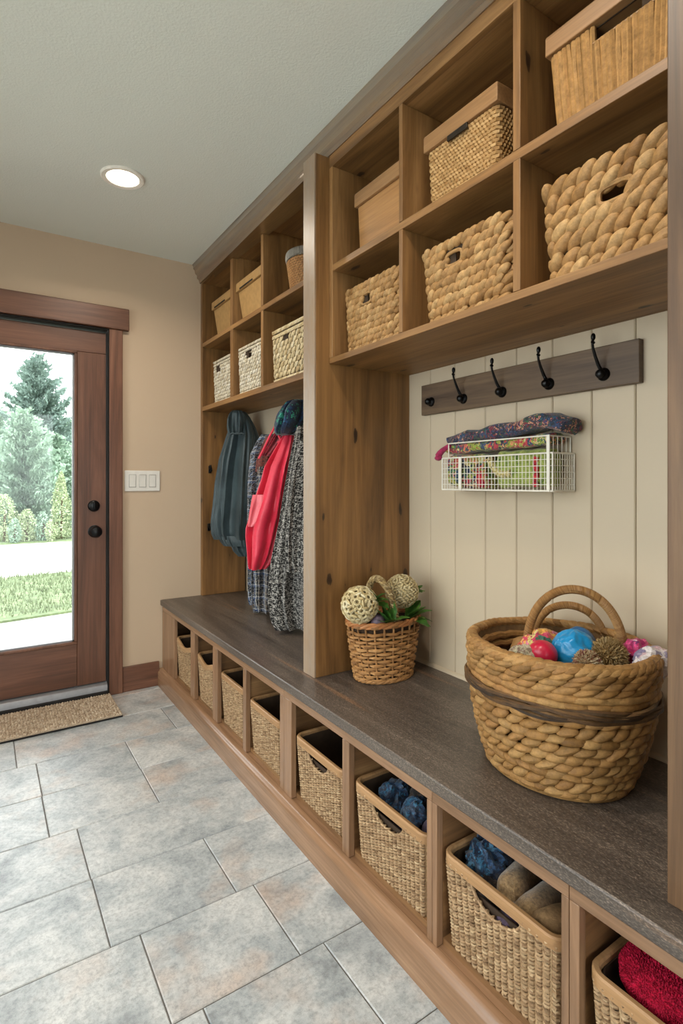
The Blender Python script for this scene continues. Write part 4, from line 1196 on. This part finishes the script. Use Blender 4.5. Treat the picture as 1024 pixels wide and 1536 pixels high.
m = M(); m.blob((1.286, .690, .778), (.036, .030, .034), 44, 26, .34, 24, 21, None, True)
single('crumpled_scarf', m, cloth('pink_scarf', [(0,'b01f66'),(.3,'d83a80'),(.5,'7a2a6a'),(.65,'e0b8c0'),(.8,'c02a50')], vor=34, rough=.45), (1.286, .69, .74), 'bright pink crumpled scarf near the right end of the big basket', 'scarf')
m = M(); m.blob((1.262, .636, .776), (.052, .034, .032), 44, 26, .3, 24, 27, None, True)
single('crumpled_scarf', m, cloth('lilac_scarf', [(0,'9a90a8'),(.3,'d0b0b8'),(.5,'c8a090'),(.65,'7a7090'),(.8,'d8d0d0')], vor=26, rough=.5), (1.262, .636, .74), 'lilac and pink patterned scarf at the right rim of the big basket', 'scarf')

# ------------------------------------------------------------------ things in the bench baskets
m_navy = cloth('navy_print', [(0,'12203a'),(.3,'1d3f63'),(.5,'2f6a8a'),(.62,'0e1626'),(.8,'274a6a')], vor=55, rough=.5)
m_plum = cloth('plum_cloth', [(.3,'2a2030'),(.6,'4d3a50'),(.75,'332638')], 60)
m_tan = cloth('tan_terry', [(.3,'6f5536'),(.5,'96764e'),(.7,'ab8d64')], 160, .95, .7, None, 420, .4)
m_brown = cloth('brown_print', [(0,'1a1614'),(.3,'3a2a20'),(.55,'241c1c'),(.8,'4a3a30')], vor=60)
def rot(z=0, x=0, y=0): return Matrix.Rotation(z, 3, 'Z') @ Matrix.Rotation(y, 3, 'Y') @ Matrix.Rotation(x, 3, 'X')
def cb(name, c, rad, mat, label, cat, seed, amp=.3, rz=0., ridge=True, fr=22, ry=0.):
    m = M(); m.blob(c, rad, 48, 30, amp, fr, seed, rot(rz, 0, ry), ridge)
    return single(name, m, mat, (c[0], c[1], c[2]-rad[2]), label, cat)
cb('crumpled_cloth', (.985, 1.215, .292), (.052, .040, .038), m_navy, 'blue patterned cloth at the left in the fabric-filled wicker basket', 'cloth', 3, .3, .3)
cb('crumpled_cloth', (1.04, 1.155, .290), (.046, .040, .036), m_brown, 'dark brown speckled cloth behind the two blue cloths in the basket', 'cloth', 8, .3, 1.)
cb('crumpled_cloth', (.965, 1.100, .288), (.058, .040, .042), m_navy, 'blue patterned cloth in the middle of the fabric-filled wicker basket', 'cloth', 13, .3, .8)
cb('rolled_cloth', (.968, 1.030, .291), (.040, .033, .034), m_plum, 'plum coloured rolled cloth at the right in the fabric-filled basket', 'cloth', 17, .10, .2, False)
cb('cloth_filling', (1.03, 1.13, .20), (.11, .12, .058), m_plum, 'dark plum cloth filling low in the basket with the blue cloths', 'cloth', 19, .12, 0, False)
cb('crumpled_cloth', (.985, .868, .300), (.056, .050, .046), m_navy, 'blue patterned cloth at the left in the basket of brown towels', 'cloth', 23, .32, .5)
cb('crumpled_cloth', (.940, .838, .262), (.034, .040, .042), m_brown, 'black and brown cloth beneath the blue cloth in the towel basket', 'cloth', 27, .3, .3)
def roll(c, L, r, dirv, mat, label, seed):
    t = thing('rolled_towel', label, 'towel', (c[0], c[1], c[2]-r), 'brown rolled towels in a bench basket')
    d = Vector(dirv).normalized(); u = d.orthogonal().normalized(); v = d.cross(u); m = M(); rs = []
    for k in range(15):
        s_ = k/14-.5; e = 1-(abs(s_)*2)**6*.45
        rs.append([Vector(c)+d*L*s_+(u*math.cos(a)+v*math.sin(a))*(r*e*(1+.10*noise.noise(Vector((k*.35+seed, a*1.3, 0)))+.05*math.cos(a*2+k*.3))) for a in [2*PI*j/28 for j in range(28)]])
    m.rings(rs); part('roll', m, mat, t)
    m = M(); e0 = Vector(c)-d*(L*.5-.001)
    sp_ = [e0+(u*math.cos(a)+v*math.sin(a))*(.003+(r*.5)*a/(5*PI)) for a in [5*PI*j/50 for j in range(51)]]
    m.tube(sp_, .0022, 5); part('rolled_end', m, mat, t)
roll((1.00, .795, .296), .15, .032, (-.8, -.25, .15), m_tan, 'brown rolled towel next to the blue cloth in the bench basket', 1)
roll((.985, .728, .286), .14, .034, (-.85, -.1, .12), m_tan, 'middle brown rolled towel with a loose end in the bench basket', 5)
roll((.972, .672, .288), .13, .036, (-.9, .1, .2), wicker('pale_terry', ['8a6c48', '8f7150'], .95, 400, .7, .3), 'palest brown rolled towel at the right in the bench basket', 9)
cb('cloth_filling', (1.03, .77, .20), (.11, .12, .058), m_brown, 'dark speckled cloth filling low in the basket with the brown towels', 'cloth', 29, .12, 0, False)
cb('rolled_cloth', (.922, .758, .262), (.022, .030, .018), m_plum, 'dark rolled sock showing in the slot of the towel basket', 'sock', 31, .10, .2, False)
m_red = wicker('red_pile', ['a3082c', 'b80e36', '8c0624', 'c41a44'], .95, 300, .3, .2)
def fluffy(c, rad, n, label, seed, rz):
    m = M(); rt = rot(rz); c = Vector(c); ga = PI*(3-math.sqrt(5))
    m.blob(c, rad, 36, 24, .10, 18, seed, rt)
    for k in range(n):
        z = 1-2*(k+.5)/n; q_ = math.sqrt(1-z*z); a = ga*k
        d = Vector((q_*math.cos(a), q_*math.sin(a), z)); p = Vector((d.x*rad[0], d.y*rad[1], d.z*rad[2]))
        kk = noise.fractal(p*18+Vector((seed, seed*1.7, -seed)), .9, 2.1, 3)
        p = c+rt@(p*(.97+.10*kk)); d = (rt@Vector((d.x/rad[0], d.y/rad[1], d.z/rad[2]))).normalized()
        u = d.orthogonal().normalized(); v = d.cross(u)
        an = R_.uniform(0, 2*PI); w_ = (u*math.cos(an)+v*math.sin(an))
        m.lump(p+d*.0015, (w_*.55+d*.8)*.0044, w_.cross(d)*.0017, d*.0018, 5, 4)
    single('fluffy_towel', m, m_red, (c.x, c.y, c.z-rad[2]), label, 'towel', 'fluffy red towels in the near bench basket')
fluffy((.985, .475, .322), (.072, .072, .040), 5200, 'upper fluffy red towel in the wicker basket at the near corner', 2, .2)
fluffy((.955, .375, .292), (.062, .078, .046), 4600, 'lower fluffy red towel in front at the near corner of the photo', 6, .5)
fluffy((1.08, .385, .315), (.075, .060, .046), 3000, 'fluffy red towel at the back of the near corner basket', 9, .1)
cb('cloth_filling', (1.03, .41, .19), (.11, .12, .055), m_plum, 'dark cloth filling low under the red towels', 'cloth', 37, .12, 0, False)
# hints in the two baskets by the door
cb('folded_cloth', (1.02, 2.875, .266), (.080, .095, .034), m_brown, 'dark folded cloth in the basket nearest the door', 'cloth', 41, .15, 0, False)
cb('folded_cloth', (1.02, 2.540, .262), (.080, .080, .034), m_plum, 'dark grey folded cloth in the second basket from the door', 'cloth', 43, .15, 0, False)

# ------------------------------------------------------------------ coats in the far locker
def garment(secs, d, thick, folds, seed, fold_amp=.008, n=96, wob=.010, superk=.75, push=0.0):
    """hanging cloth: closed outline per height, secs = (height row, left, right, thickness factor)"""
    m = M(); ss = []
    STEP = 4
    for i in range(len(secs)-1):
        for k in range(STEP):
            f = k/STEP; ss.append([secs[i][j]*(1-f)+secs[i+1][j]*f for j in range(4)])
    ss.append(list(secs[-1]))
    tot = ss[-1][0]-ss[0][0]
    for si, (py, l, r, tk) in enumerate(ss):
        z = CH+(HY-py)/CF*d; a0, a1 = (l-512)/CF*d, (r-512)/CF*d
        ac, w = (a0+a1)/2, (a1-a0)/2; tv = (py-ss[0][0])/tot
        per = 0; prev = None
        for k in range(n+1):
            th_ = 2*PI*k/n
            ca = math.copysign(abs(math.cos(th_))**superk, math.cos(th_)); sa = math.copysign(abs(math.sin(th_))**superk, math.sin(th_))
            fo = 0
            for (fk, fp, fa) in folds: fo += fa*math.sin(fk*th_+fp+tv*1.2*math.sin(fp*3))
            fo *= fold_amp*min(1, tv*2.5+.2)*min(1.0, w/.06)
            fo += wob*noise.fractal(Vector((math.cos(th_)*1.3+seed, math.sin(th_)*1.3, z*5)), .9, 2, 3)*.6
            a = ac+ca*(w+fo*.4); b_ = sa*(thick*tk/2+fo)+push
            P = FW*(d+b_)+RT*a; P.z = z
            if prev is not None: per += (P-prev).length
            prev = P
            idx = len(m.v); m.v.append(tuple(P)); m.uv[idx] = (per, z)
        if si:
            b = len(m.v)-2*(n+1)
            for k in range(n): m.f.append((b+k, b+k+1, b+n+1+k+1, b+n+1+k))
    # close top and bottom
    for st_, rev in ((0, False), (len(m.v)-(n+1), True)):
        c_ = sum((Vector(m.v[st_+k]) for k in range(n)), Vector())/n; m.v.append(tuple(c_)); ci = len(m.v)-1; m.uv[ci] = m.uv[st_]
        for k in range(n): m.f.append((ci, st_+k+1, st_+k) if rev else (ci, st_+k, st_+k+1))
    return m
F1 = [(5, .4, 1), (9, 1.3, .7), (14, 2.2, .45), (23, .7, .2)]
F2 = [(6, 2.0, 1), (11, .3, .7), (17, 1.2, .4), (27, 2.7, .15)]
m_puf = cloth('slate_nylon', [(.3,'263235'),(.5,'334246'),(.7,'415155')], scale=6, rough=.48, bk=.12, thread=260, sheen=.1, tm=.25)
def lp0(px, py, d): P = FW*d+RT*((px-512)/CF*d); return (P.x, P.y, CH+(HY-py)/CF*d)
def base_pt(px, d, z):
    P = FW*d+RT*((px-512)/CF*d); return (P.x, P.y, z)
D = 3.215
t = thing('puffer_jacket', 'dark slate green hooded jacket hanging at the far end of the locker', 'jacket', base_pt(355, D, .78))
part('body', garment([(618,352,368,.4),(626,349,374,.6),(640,346,381,.8),(655,341,386,1),(690,331.5,387,1.1),(725,326,387,1.15),(760,322.5,387,1.2),(785,320,386,1.15),(799,321,385,1.05),(808,325,384,.9)], D, .15, F1, 1, .022), m_puf, t)
part('hem', garment([(803,327,384,.86),(812,331,383,.85),(818,336,382,.8)], D, .15, [(30, 0, .5), (41, 1, .3)], 2, .006), m_puf, t)
part('tail', garment([(814,345,384,.6),(826,350,383,.6),(834,358,382,.5)], D+.03, .12, F1, 3, .006), m_puf, t)
part('hood', garment([(616,348,362,.5),(620,344,366,.8),(628,342,367,.95),(640,341.5,366,1),(648,343,365,.85),(652,345,362,.5)], D-.055, .085, F2, 4, .012), m_puf, t)
m = M(); m.tube([lp0(344+2.0*k, 650+.9*math.sin(k*1.9), D-.10) for k in range(12)], .004, 6); part('hood_seam', m, m_puf, t)
m = M()
for px, py in ((321, 706), (319, 794)):
    dd = 3.26; z = CH+(HY-py)/CF*dd; P = FW*dd+RT*((px-512)/CF*dd)
    mm = M(); mm.tube([(P.x+.0, 3.2165, z+.012), (P.x, 3.19, z+.010), (P.x-.004, 3.175, z), (P.x-.010, 3.172, z+.02), (P.x-.012, 3.170, z+.034)], .006, 8); mm.box(P.x-.008, P.x+.008, 3.2105, 3.2165, z-.014, z+.03)
    single('coat_hook', mm, m_black, (P.x, 3.2165, z), 'upper black hook on the locker side behind the slate jacket' if py < 750 else 'lower black hook on the locker side near the jacket hem', 'coat hook', 'hooks on the locker side', .001)
m_pl = plaid('blue_plaid', 'dcdcda', [(0,'10151f'),(.3,'2f5585'),(.45,'dcdee0'),(.5,'10151f'),(.72,'5d7496'),(.8,'121216')], 13, 13, .45)
m_tw = plaid('black_tweed', 'e4e0d8', [(0,'060607'),(.35,'101011'),(.5,'8f8b84'),(.54,'080808'),(.85,'2a2826')], 15, 13, .62)
D = 2.92
t = thing('plaid_coat', 'blue and white plaid coat hanging behind the red jacket', 'coat', base_pt(410, D, .53))
part('body', garment([(652,392,424,.5),(664,384,428,.8),(680,377,432,1),(720,375,434,1),(780,374,436,1),(840,373.5,436,1.05),(880,374,436,1.05),(898,375,434,1),(906,377,432,.95)], D, .13, F2, 6, .024), m_pl, t)
part('yoke', garment([(655,398,436,.75),(672,392,444,1.0),(690,386,446,1.05),(708,384,446,1.0)], D-.035, .13, F1, 16, .01), cloth('rust_knit', [(.25,'1c1a1e'),(.42,'4a2a26'),(.55,'7a3a2c'),(.66,'1f2430'),(.8,'a08a78')], 90, .95, .7, None, 300), t, label='rust and black knitted yoke')
part('front_panel', garment([(700,386,420,.8),(760,384,418,1),(840,382,414,1),(900,381,412,1),(917,382,411,.95)], D-.07, .075, F1, 26, .014), plaid('grey_plaid', 'd6d5d0', [(0,'121318'),(.25,'2f466e'),(.4,'c9c8c4'),(.46,'141416'),(.7,'7a6a58'),(.8,'141b2a')], 14, 16, .4), t)
D = 2.50
t = thing('tweed_coat', 'black and white tweed coat hanging against the partition', 'coat', base_pt(450, D, .505))
part('body', garment([(640,446,466,.5),(655,442,476,.8),(680,437,482,1),(720,430,484,1),(780,421,486,1.05),(840,410,488,1.05),(880,406,488,1.05),(900,406,488,1.05),(930,412,486,1),(941,418,484,.95)], D, .13, F1, 8, .026), m_tw, t)
part('sleeve', garment([(662,448,470,.8),(700,441,467,1),(750,434,465,1.05),(800,430,465,1.05),(840,429,464,1.0),(857,431,462,.95)], D-.10, .08, F2, 12, .010), m_tw, t)
m_redj = cloth('coral_nylon', [(.3,'c31f38'),(.5,'d42a44'),(.7,'dd3a52')], scale=5, rough=.42, bk=.06, thread=300, sheen=.1, tm=.15)
D = 2.68
t = thing('red_jacket', 'bright coral red jacket hanging in front of the plaid coat', 'jacket', base_pt(400, D, .73))
part('body', garment([(638,434,440,.3),(650,427,441,.5),(665,418,440,.7),(685,407,437,.9),(700,399,434,1),(725,392,431,1.1),(750,384,428,1.15),(775,376,425,1.2),(792,370.5,421,1.2),(805,370,418,1.15),(830,371.5,410,1.05),(845,372.5,403,.95),(853,374,397,.8)], D, .085, [(4,.6,1),(7,2,.8),(12,.4,.35)], 9, .018, wob=.014), m_redj, t)
part('pocket', garment([(742,379,401,.35),(750,377,402,.5),(768,373.5,399,.55),(784,371.5,392,.45),(790,372,384,.3)], D-.043, .05, [(5,1,1),(9,2,.5)], 13, .006), cloth('coral_nylon_worn', [(.3,'d64a58'),(.6,'dd5c66')], 8, .32, .1, None, 300, .1, .15), t)  # pocket cloth paler and smoother than the jacket body
m = M(); P0 = [(434,642),(427,648),(418,660),(410,672),(403,684)]
def lp(px, py, d): P = FW*d+RT*((px-512)/CF*d); return (P.x, P.y, CH+(HY-py)/CF*d)
m.tube([lp(436,640,2.72), lp(430,650,2.72), lp(424,660,2.725), lp(416,664,2.73)], .006, 8)
m.tube([lp(412,640,2.72), lp(404,655,2.72), lp(396,672,2.725), lp(388,688,2.73)], .0055, 8)
m.tube([lp(412,640,2.72), lp(417,652,2.715), lp(421,660,2.71)], .005, 8)
part('strap', m, m_redj, t)
m_tealp = cloth('teal_print', [(0,'0f1d3a'),(.3,'14406a'),(.5,'0d2a4a'),(.65,'1f7a66'),(.8,'12203a'),(.92,'3fae94')], vor=42, rough=.7)
D = 2.62
single('printed_scarf', garment([(600,440,462,.4),(603,430,468,.7),(610,424,472,.9),(622,418,474,1),(634,415,472,1),(644,414,462,.9),(652,417,446,.6)], D, .12, [(3,.5,1),(7,1.2,1),(11,2.4,.7),(19,.3,.4)], 14, .030, wob=.045), m_tealp, base_pt(440, D, 1.38), 'navy and teal printed scarf bunched on top of the coats', 'scarf')
D = 2.64
single('red_knit_scarf', garment([(634,426,438,.5),(644,416,436,.8),(658,406,430,1),(672,398,420,1),(684,393,408,.8)], D+.13, .05, F1, 19, .014, wob=.02), cloth('red_black_knit', [(.3,'2a1418'),(.45,'7a1a2a'),(.55,'a8283a'),(.68,'2a2426'),(.8,'5a2a2a')], 70, .95, .8, None, 260), base_pt(420, D, 1.33), 'red and black knitted scarf under the navy scarf on the coats', 'scarf')

# ------------------------------------------------------------------ outdoors
gz = -.10
m_conc = plain('pale_concrete', 'b9b6ae', .85, noise_amt=.06, nscale=6)
m = M(); m.box(-14, 14, YW+.14, 6.3, gz-.2, gz); struct('patio_ground', m, m_conc)
m = M(); m.box(-30, XL0-.1, -30, YW+.14, gz-.2, gz); m.box(XL0-.1, 30, -30, YN-.1, gz-.2, gz); struct('yard_ground', m, plain('white_gravel', 'd6d6d4', .9, noise_amt=.06, nscale=30))  # unseen ground added to set the bounce; its white lifts the ceiling
# lawn strip with blades, drive, planting soil
def strip(name, pts, z, mat):
    m = M(); n = len(pts); m.rings([[(x, y, z-.2) for x, y in pts], [(x, y, z) for x, y in pts]]); return struct(name, m, mat)
m_lawn = cloth('lawn_ground', [(.3,'5c6a48'),(.5,'6c7a54'),(.7,'808c64')], 3, .95, .5, None, 60, 0)
strip('lawn_ground', [(-14, 4.9), (.2, 5.85), (1.6, 6.1), (14, 7.0), (14, 9.4), (-14, 7.6)], gz+.02, m_lawn)
strip('driveway_ground', [(-14, 7.6), (14, 9.4), (14, 13.2), (-14, 13.2)], gz, m_conc)
strip('field_ground', [(-60, 13.2), (60, 13.2), (60, 90), (-60, 90)], gz+.01, m_lawn)
m = M()
for k in range(9000):
    x = R_.uniform(-2.2, 2.0); y = R_.uniform(5.3+.07*x, 8.55+.06*x)
    if y < 4.9+(x+14)*.067+.1: continue
    a = R_.uniform(0, PI); L = R_.uniform(.03, .065); dx, dy = math.cos(a)*.006, math.sin(a)*.006
    lx, ly = R_.uniform(-.02, .02), R_.uniform(-.02, .02)
    m.add([(x-dx, y-dy, gz+.02), (x+dx, y+dy, gz+.02), (x+lx, y+ly, gz+.02+L)], [(0, 1, 2)])
single('lawn_grass', m, wicker('grass_blade', ['626e50', '747e5e', '868f70', '6a7456'], .8, 20, .1, .15), (0, 7, gz), 'short mown green grass between the doorstep and the drive', 'grass', kind='stuff')
def leafcard(m, p, s_, d=None):
    d = d or Vector((R_.gauss(0, 1), R_.gauss(0, 1), R_.gauss(0, 1))); d.normalize(); u = d.orthogonal().normalized(); an = R_.uniform(0, PI); v = d.cross(u); u, v = u*math.cos(an)+v*math.sin(an), v*math.cos(an)-u*math.sin(an)
    m.add([p-u*s_, p-v*s_*.4, p+u*s_, p+v*s_*.4], [(0, 1, 2, 3)])
m_bark = plain('bark', '5a4a3a', .9)
def conifer(x, y, H, Rb, mat, label, dens=1.0, lean=0., droop=.25, ls=.13):
    t = thing('conifer_tree', label, 'tree', (x, y, gz), 'conifers beyond the drive')
    m = M(); m.tube([(x, y, gz), (x+lean*.5, y, gz+H*.5), (x+lean, y, gz+H*.97)], lambda i: (.14, .08, .012)[i]*H/6, 8); part('trunk', m, m_bark, t)
    m = M(); nl = int(26*dens)
    for i in range(nl):
        u = (i+.5)/nl; zc = gz+H*(.10+.90*u**.9); rr = Rb*(1-u)**.85*(1.0 if u > .08 else .8)+.10
        nb = max(4, int(11*(1-u*.6)))
        for b in range(nb):
            an = R_.uniform(0, 2*PI); L = rr*R_.uniform(.6, 1.15)
            dr_ = Vector((math.cos(an), math.sin(an), -droop+.9*u*u))
            base = Vector((x+lean*u, y, zc+R_.uniform(-.1, .1)))
            ns = max(4, int(L/ls*3.4))
            for s_ in range(ns):
                f = (s_+.6)/ns; p = base+dr_*L*f+Vector((0, 0, .30*L*f*f))
                w = .13*L*(1-f)+.035
                for q in range(3):
                    leafcard(m, p+Vector((R_.gauss(0, w), R_.gauss(0, w), R_.gauss(0, w*.5))), ls*R_.uniform(.5, 1.1), (dr_.cross(Vector((R_.gauss(0,.5), R_.gauss(0,.5), 1)))))
    # pointed leader
    for s_ in range(26):
        f = s_/26; leafcard(m, Vector((x+lean, y, gz+H*(.92+.10*f)))+Vector((R_.gauss(0, .05*(1-f)), R_.gauss(0, .05*(1-f)), 0)), ls*.7)
    part('foliage', m, mat, t)
def leafmat(name, cs): return wicker(name, cs, .8, 10, .1, .1)
m_con = leafmat('spruce_needles', ['667a70', '768a80', '869a8e', '5e7066'])  # haze over the distant trees is put into these pale spruce colours
m_con2 = leafmat('pale_spruce', ['7d9480', '90a690', 'a2b6a0', '708a74'])
m_lsh = leafmat('lime_leaves', ['93a078', 'a8b48c', 'b6c09c', '87946e'])
def at(px, py, y):   # a spot on the ground as seen through the door
    u, w_ = (px-512)/CF, (HY-py)/CF; k = y/(CS-SN*u); return (SN+CS*u)*k, y, CH+w_*k
for px, top, y, rb, mt, lab, dn, dp, ls_ in ((57, 536, 20.5, 1.75, m_con, 'tall dark spruce with a pointed top seen through the door glass', 1.5, .05, .10),
        (36, 622, 15.3, 1.05, m_con2, 'pale green spruce in front of the tall spruce', 1.5, .1, .07),
        (104, 632, 24.6, 1.6, m_con2, 'spruce at the right edge of the door glass', 1.2, .1, .11),
        (-14, 612, 29., 2.2, m_con2, 'spruce at the left edge of the door glass', 1.2, .1, .11),
        (84, 655, 17.6, .85, m_con2, 'slim pale spruce between the tall spruce and the lime shrub', 1.3, .1, .07)):
    x, y, z = at(px, top, y); conifer(x, y, z-gz, rb, mt, lab, dn, 0, dp, ls_)
def bush(x, y, H, rr, mat, label, n=1500, ls=.06, pointy=.0):
    t = thing('shrub', label, 'shrub', (x, y, gz), 'shrubs along the drive')
    m = M(); m.tube([(x, y, gz), (x+.02, y, gz+H*.6)], .025, 6); part('stem', m, m_bark, t)
    m = M()
    for k in range(n):
        zc = R_.random(); e = math.sin(PI*min(.97, .12+.88*zc))**.6 if not pointy else (1-zc)**.7*min(1, zc*8+.3)
        a = R_.uniform(0, 2*PI); q = rr*e*math.sqrt(R_.uniform(.25, 1))*(1+.18*math.sin(a*3+zc*7))
        leafcard(m, Vector((x+q*math.cos(a), y+q*math.sin(a), gz+H*zc)), ls*R_.uniform(.6, 1.2))
    part('foliage', m, mat, t)
for px, top, yy, r_, mt, lab, n_ in ((92, 708, 13.9, .40, m_lsh, 'upright lime green shrub right in the door glass', 2600),
        (6, 742, 13.9, .36, m_lsh, 'low lime shrub at the left edge of the door glass', 1500), (40, 764, 13.75, .27, m_lsh, 'low yellow-green shrub in the middle below the spruces', 1300),
        (64, 768, 13.65, .20, m_con2, 'low grey-green shrub beside the upright lime shrub', 900), (121, 766, 13.9, .26, m_con2, 'low grey-green shrub at the right edge of the door glass', 1000),
        (22, 778, 13.45, .16, m_con2, 'small grey-green shrub at the edge of the drive', 700), (76, 780, 13.4, .13, m_lsh, 'smallest lime shrub at the foot of the upright lime shrub', 500)):
    x, y, z = at(px, top, yy); bush(x, yy, z-gz, r_*.82, mt, lab, n_, .034, .6 if n_ > 2000 else 0)

# ------------------------------------------------------------------ light, camera, look
wd = bpy.data.worlds.new('World'); sc.world = wd; wd.use_nodes = True
bg = wd.node_tree.nodes['Background']; bg.inputs[0].default_value = (.93, .97, 1.0, 1); bg.inputs[1].default_value = SKY
def portal(loc, rotm, sx, sy):
    l = bpy.data.lights.new('window_portal', 'AREA'); l.shape = 'RECTANGLE'; l.size = sx; l.size_y = sy; l.cycles.is_portal = True
    o = bpy.data.objects.new('window_portal', l); o.location = loc; o.rotation_euler = rotm; col.objects.link(o)
portal((XL0-.11, (LW[0]+LW[1])/2, (LW[2]+LW[3])/2), (0, -PI/2, 0), LW[3]-LW[2], LW[1]-LW[0])
portal(((NWX[0]+NWX[1])/2, YN-.11, (NWX[2]+NWX[3])/2), (PI/2, 0, 0), NWX[1]-NWX[0], NWX[3]-NWX[2])
portal((.11, YW+.15, 1.05), (-PI/2, 0, 0), .9, 1.9)
cd = bpy.data.cameras.new('camera'); co = bpy.data.objects.new('camera', cd); col.objects.link(co); sc.camera = co
cd.sensor_fit = 'AUTO'; cd.sensor_width = 36; cd.lens = CF/1536*36; cd.shift_y = -(768-HY)/1536; cd.clip_start = .02; cd.clip_end = 300
co.location = (0, 0, CH); co.rotation_euler = (PI/2, 0, -YAW)
vs = sc.view_settings; vs.view_transform = 'Standard'; vs.look = 'None'; vs.gamma = 1; vs.use_curve_mapping = False; vs.exposure = EXPO
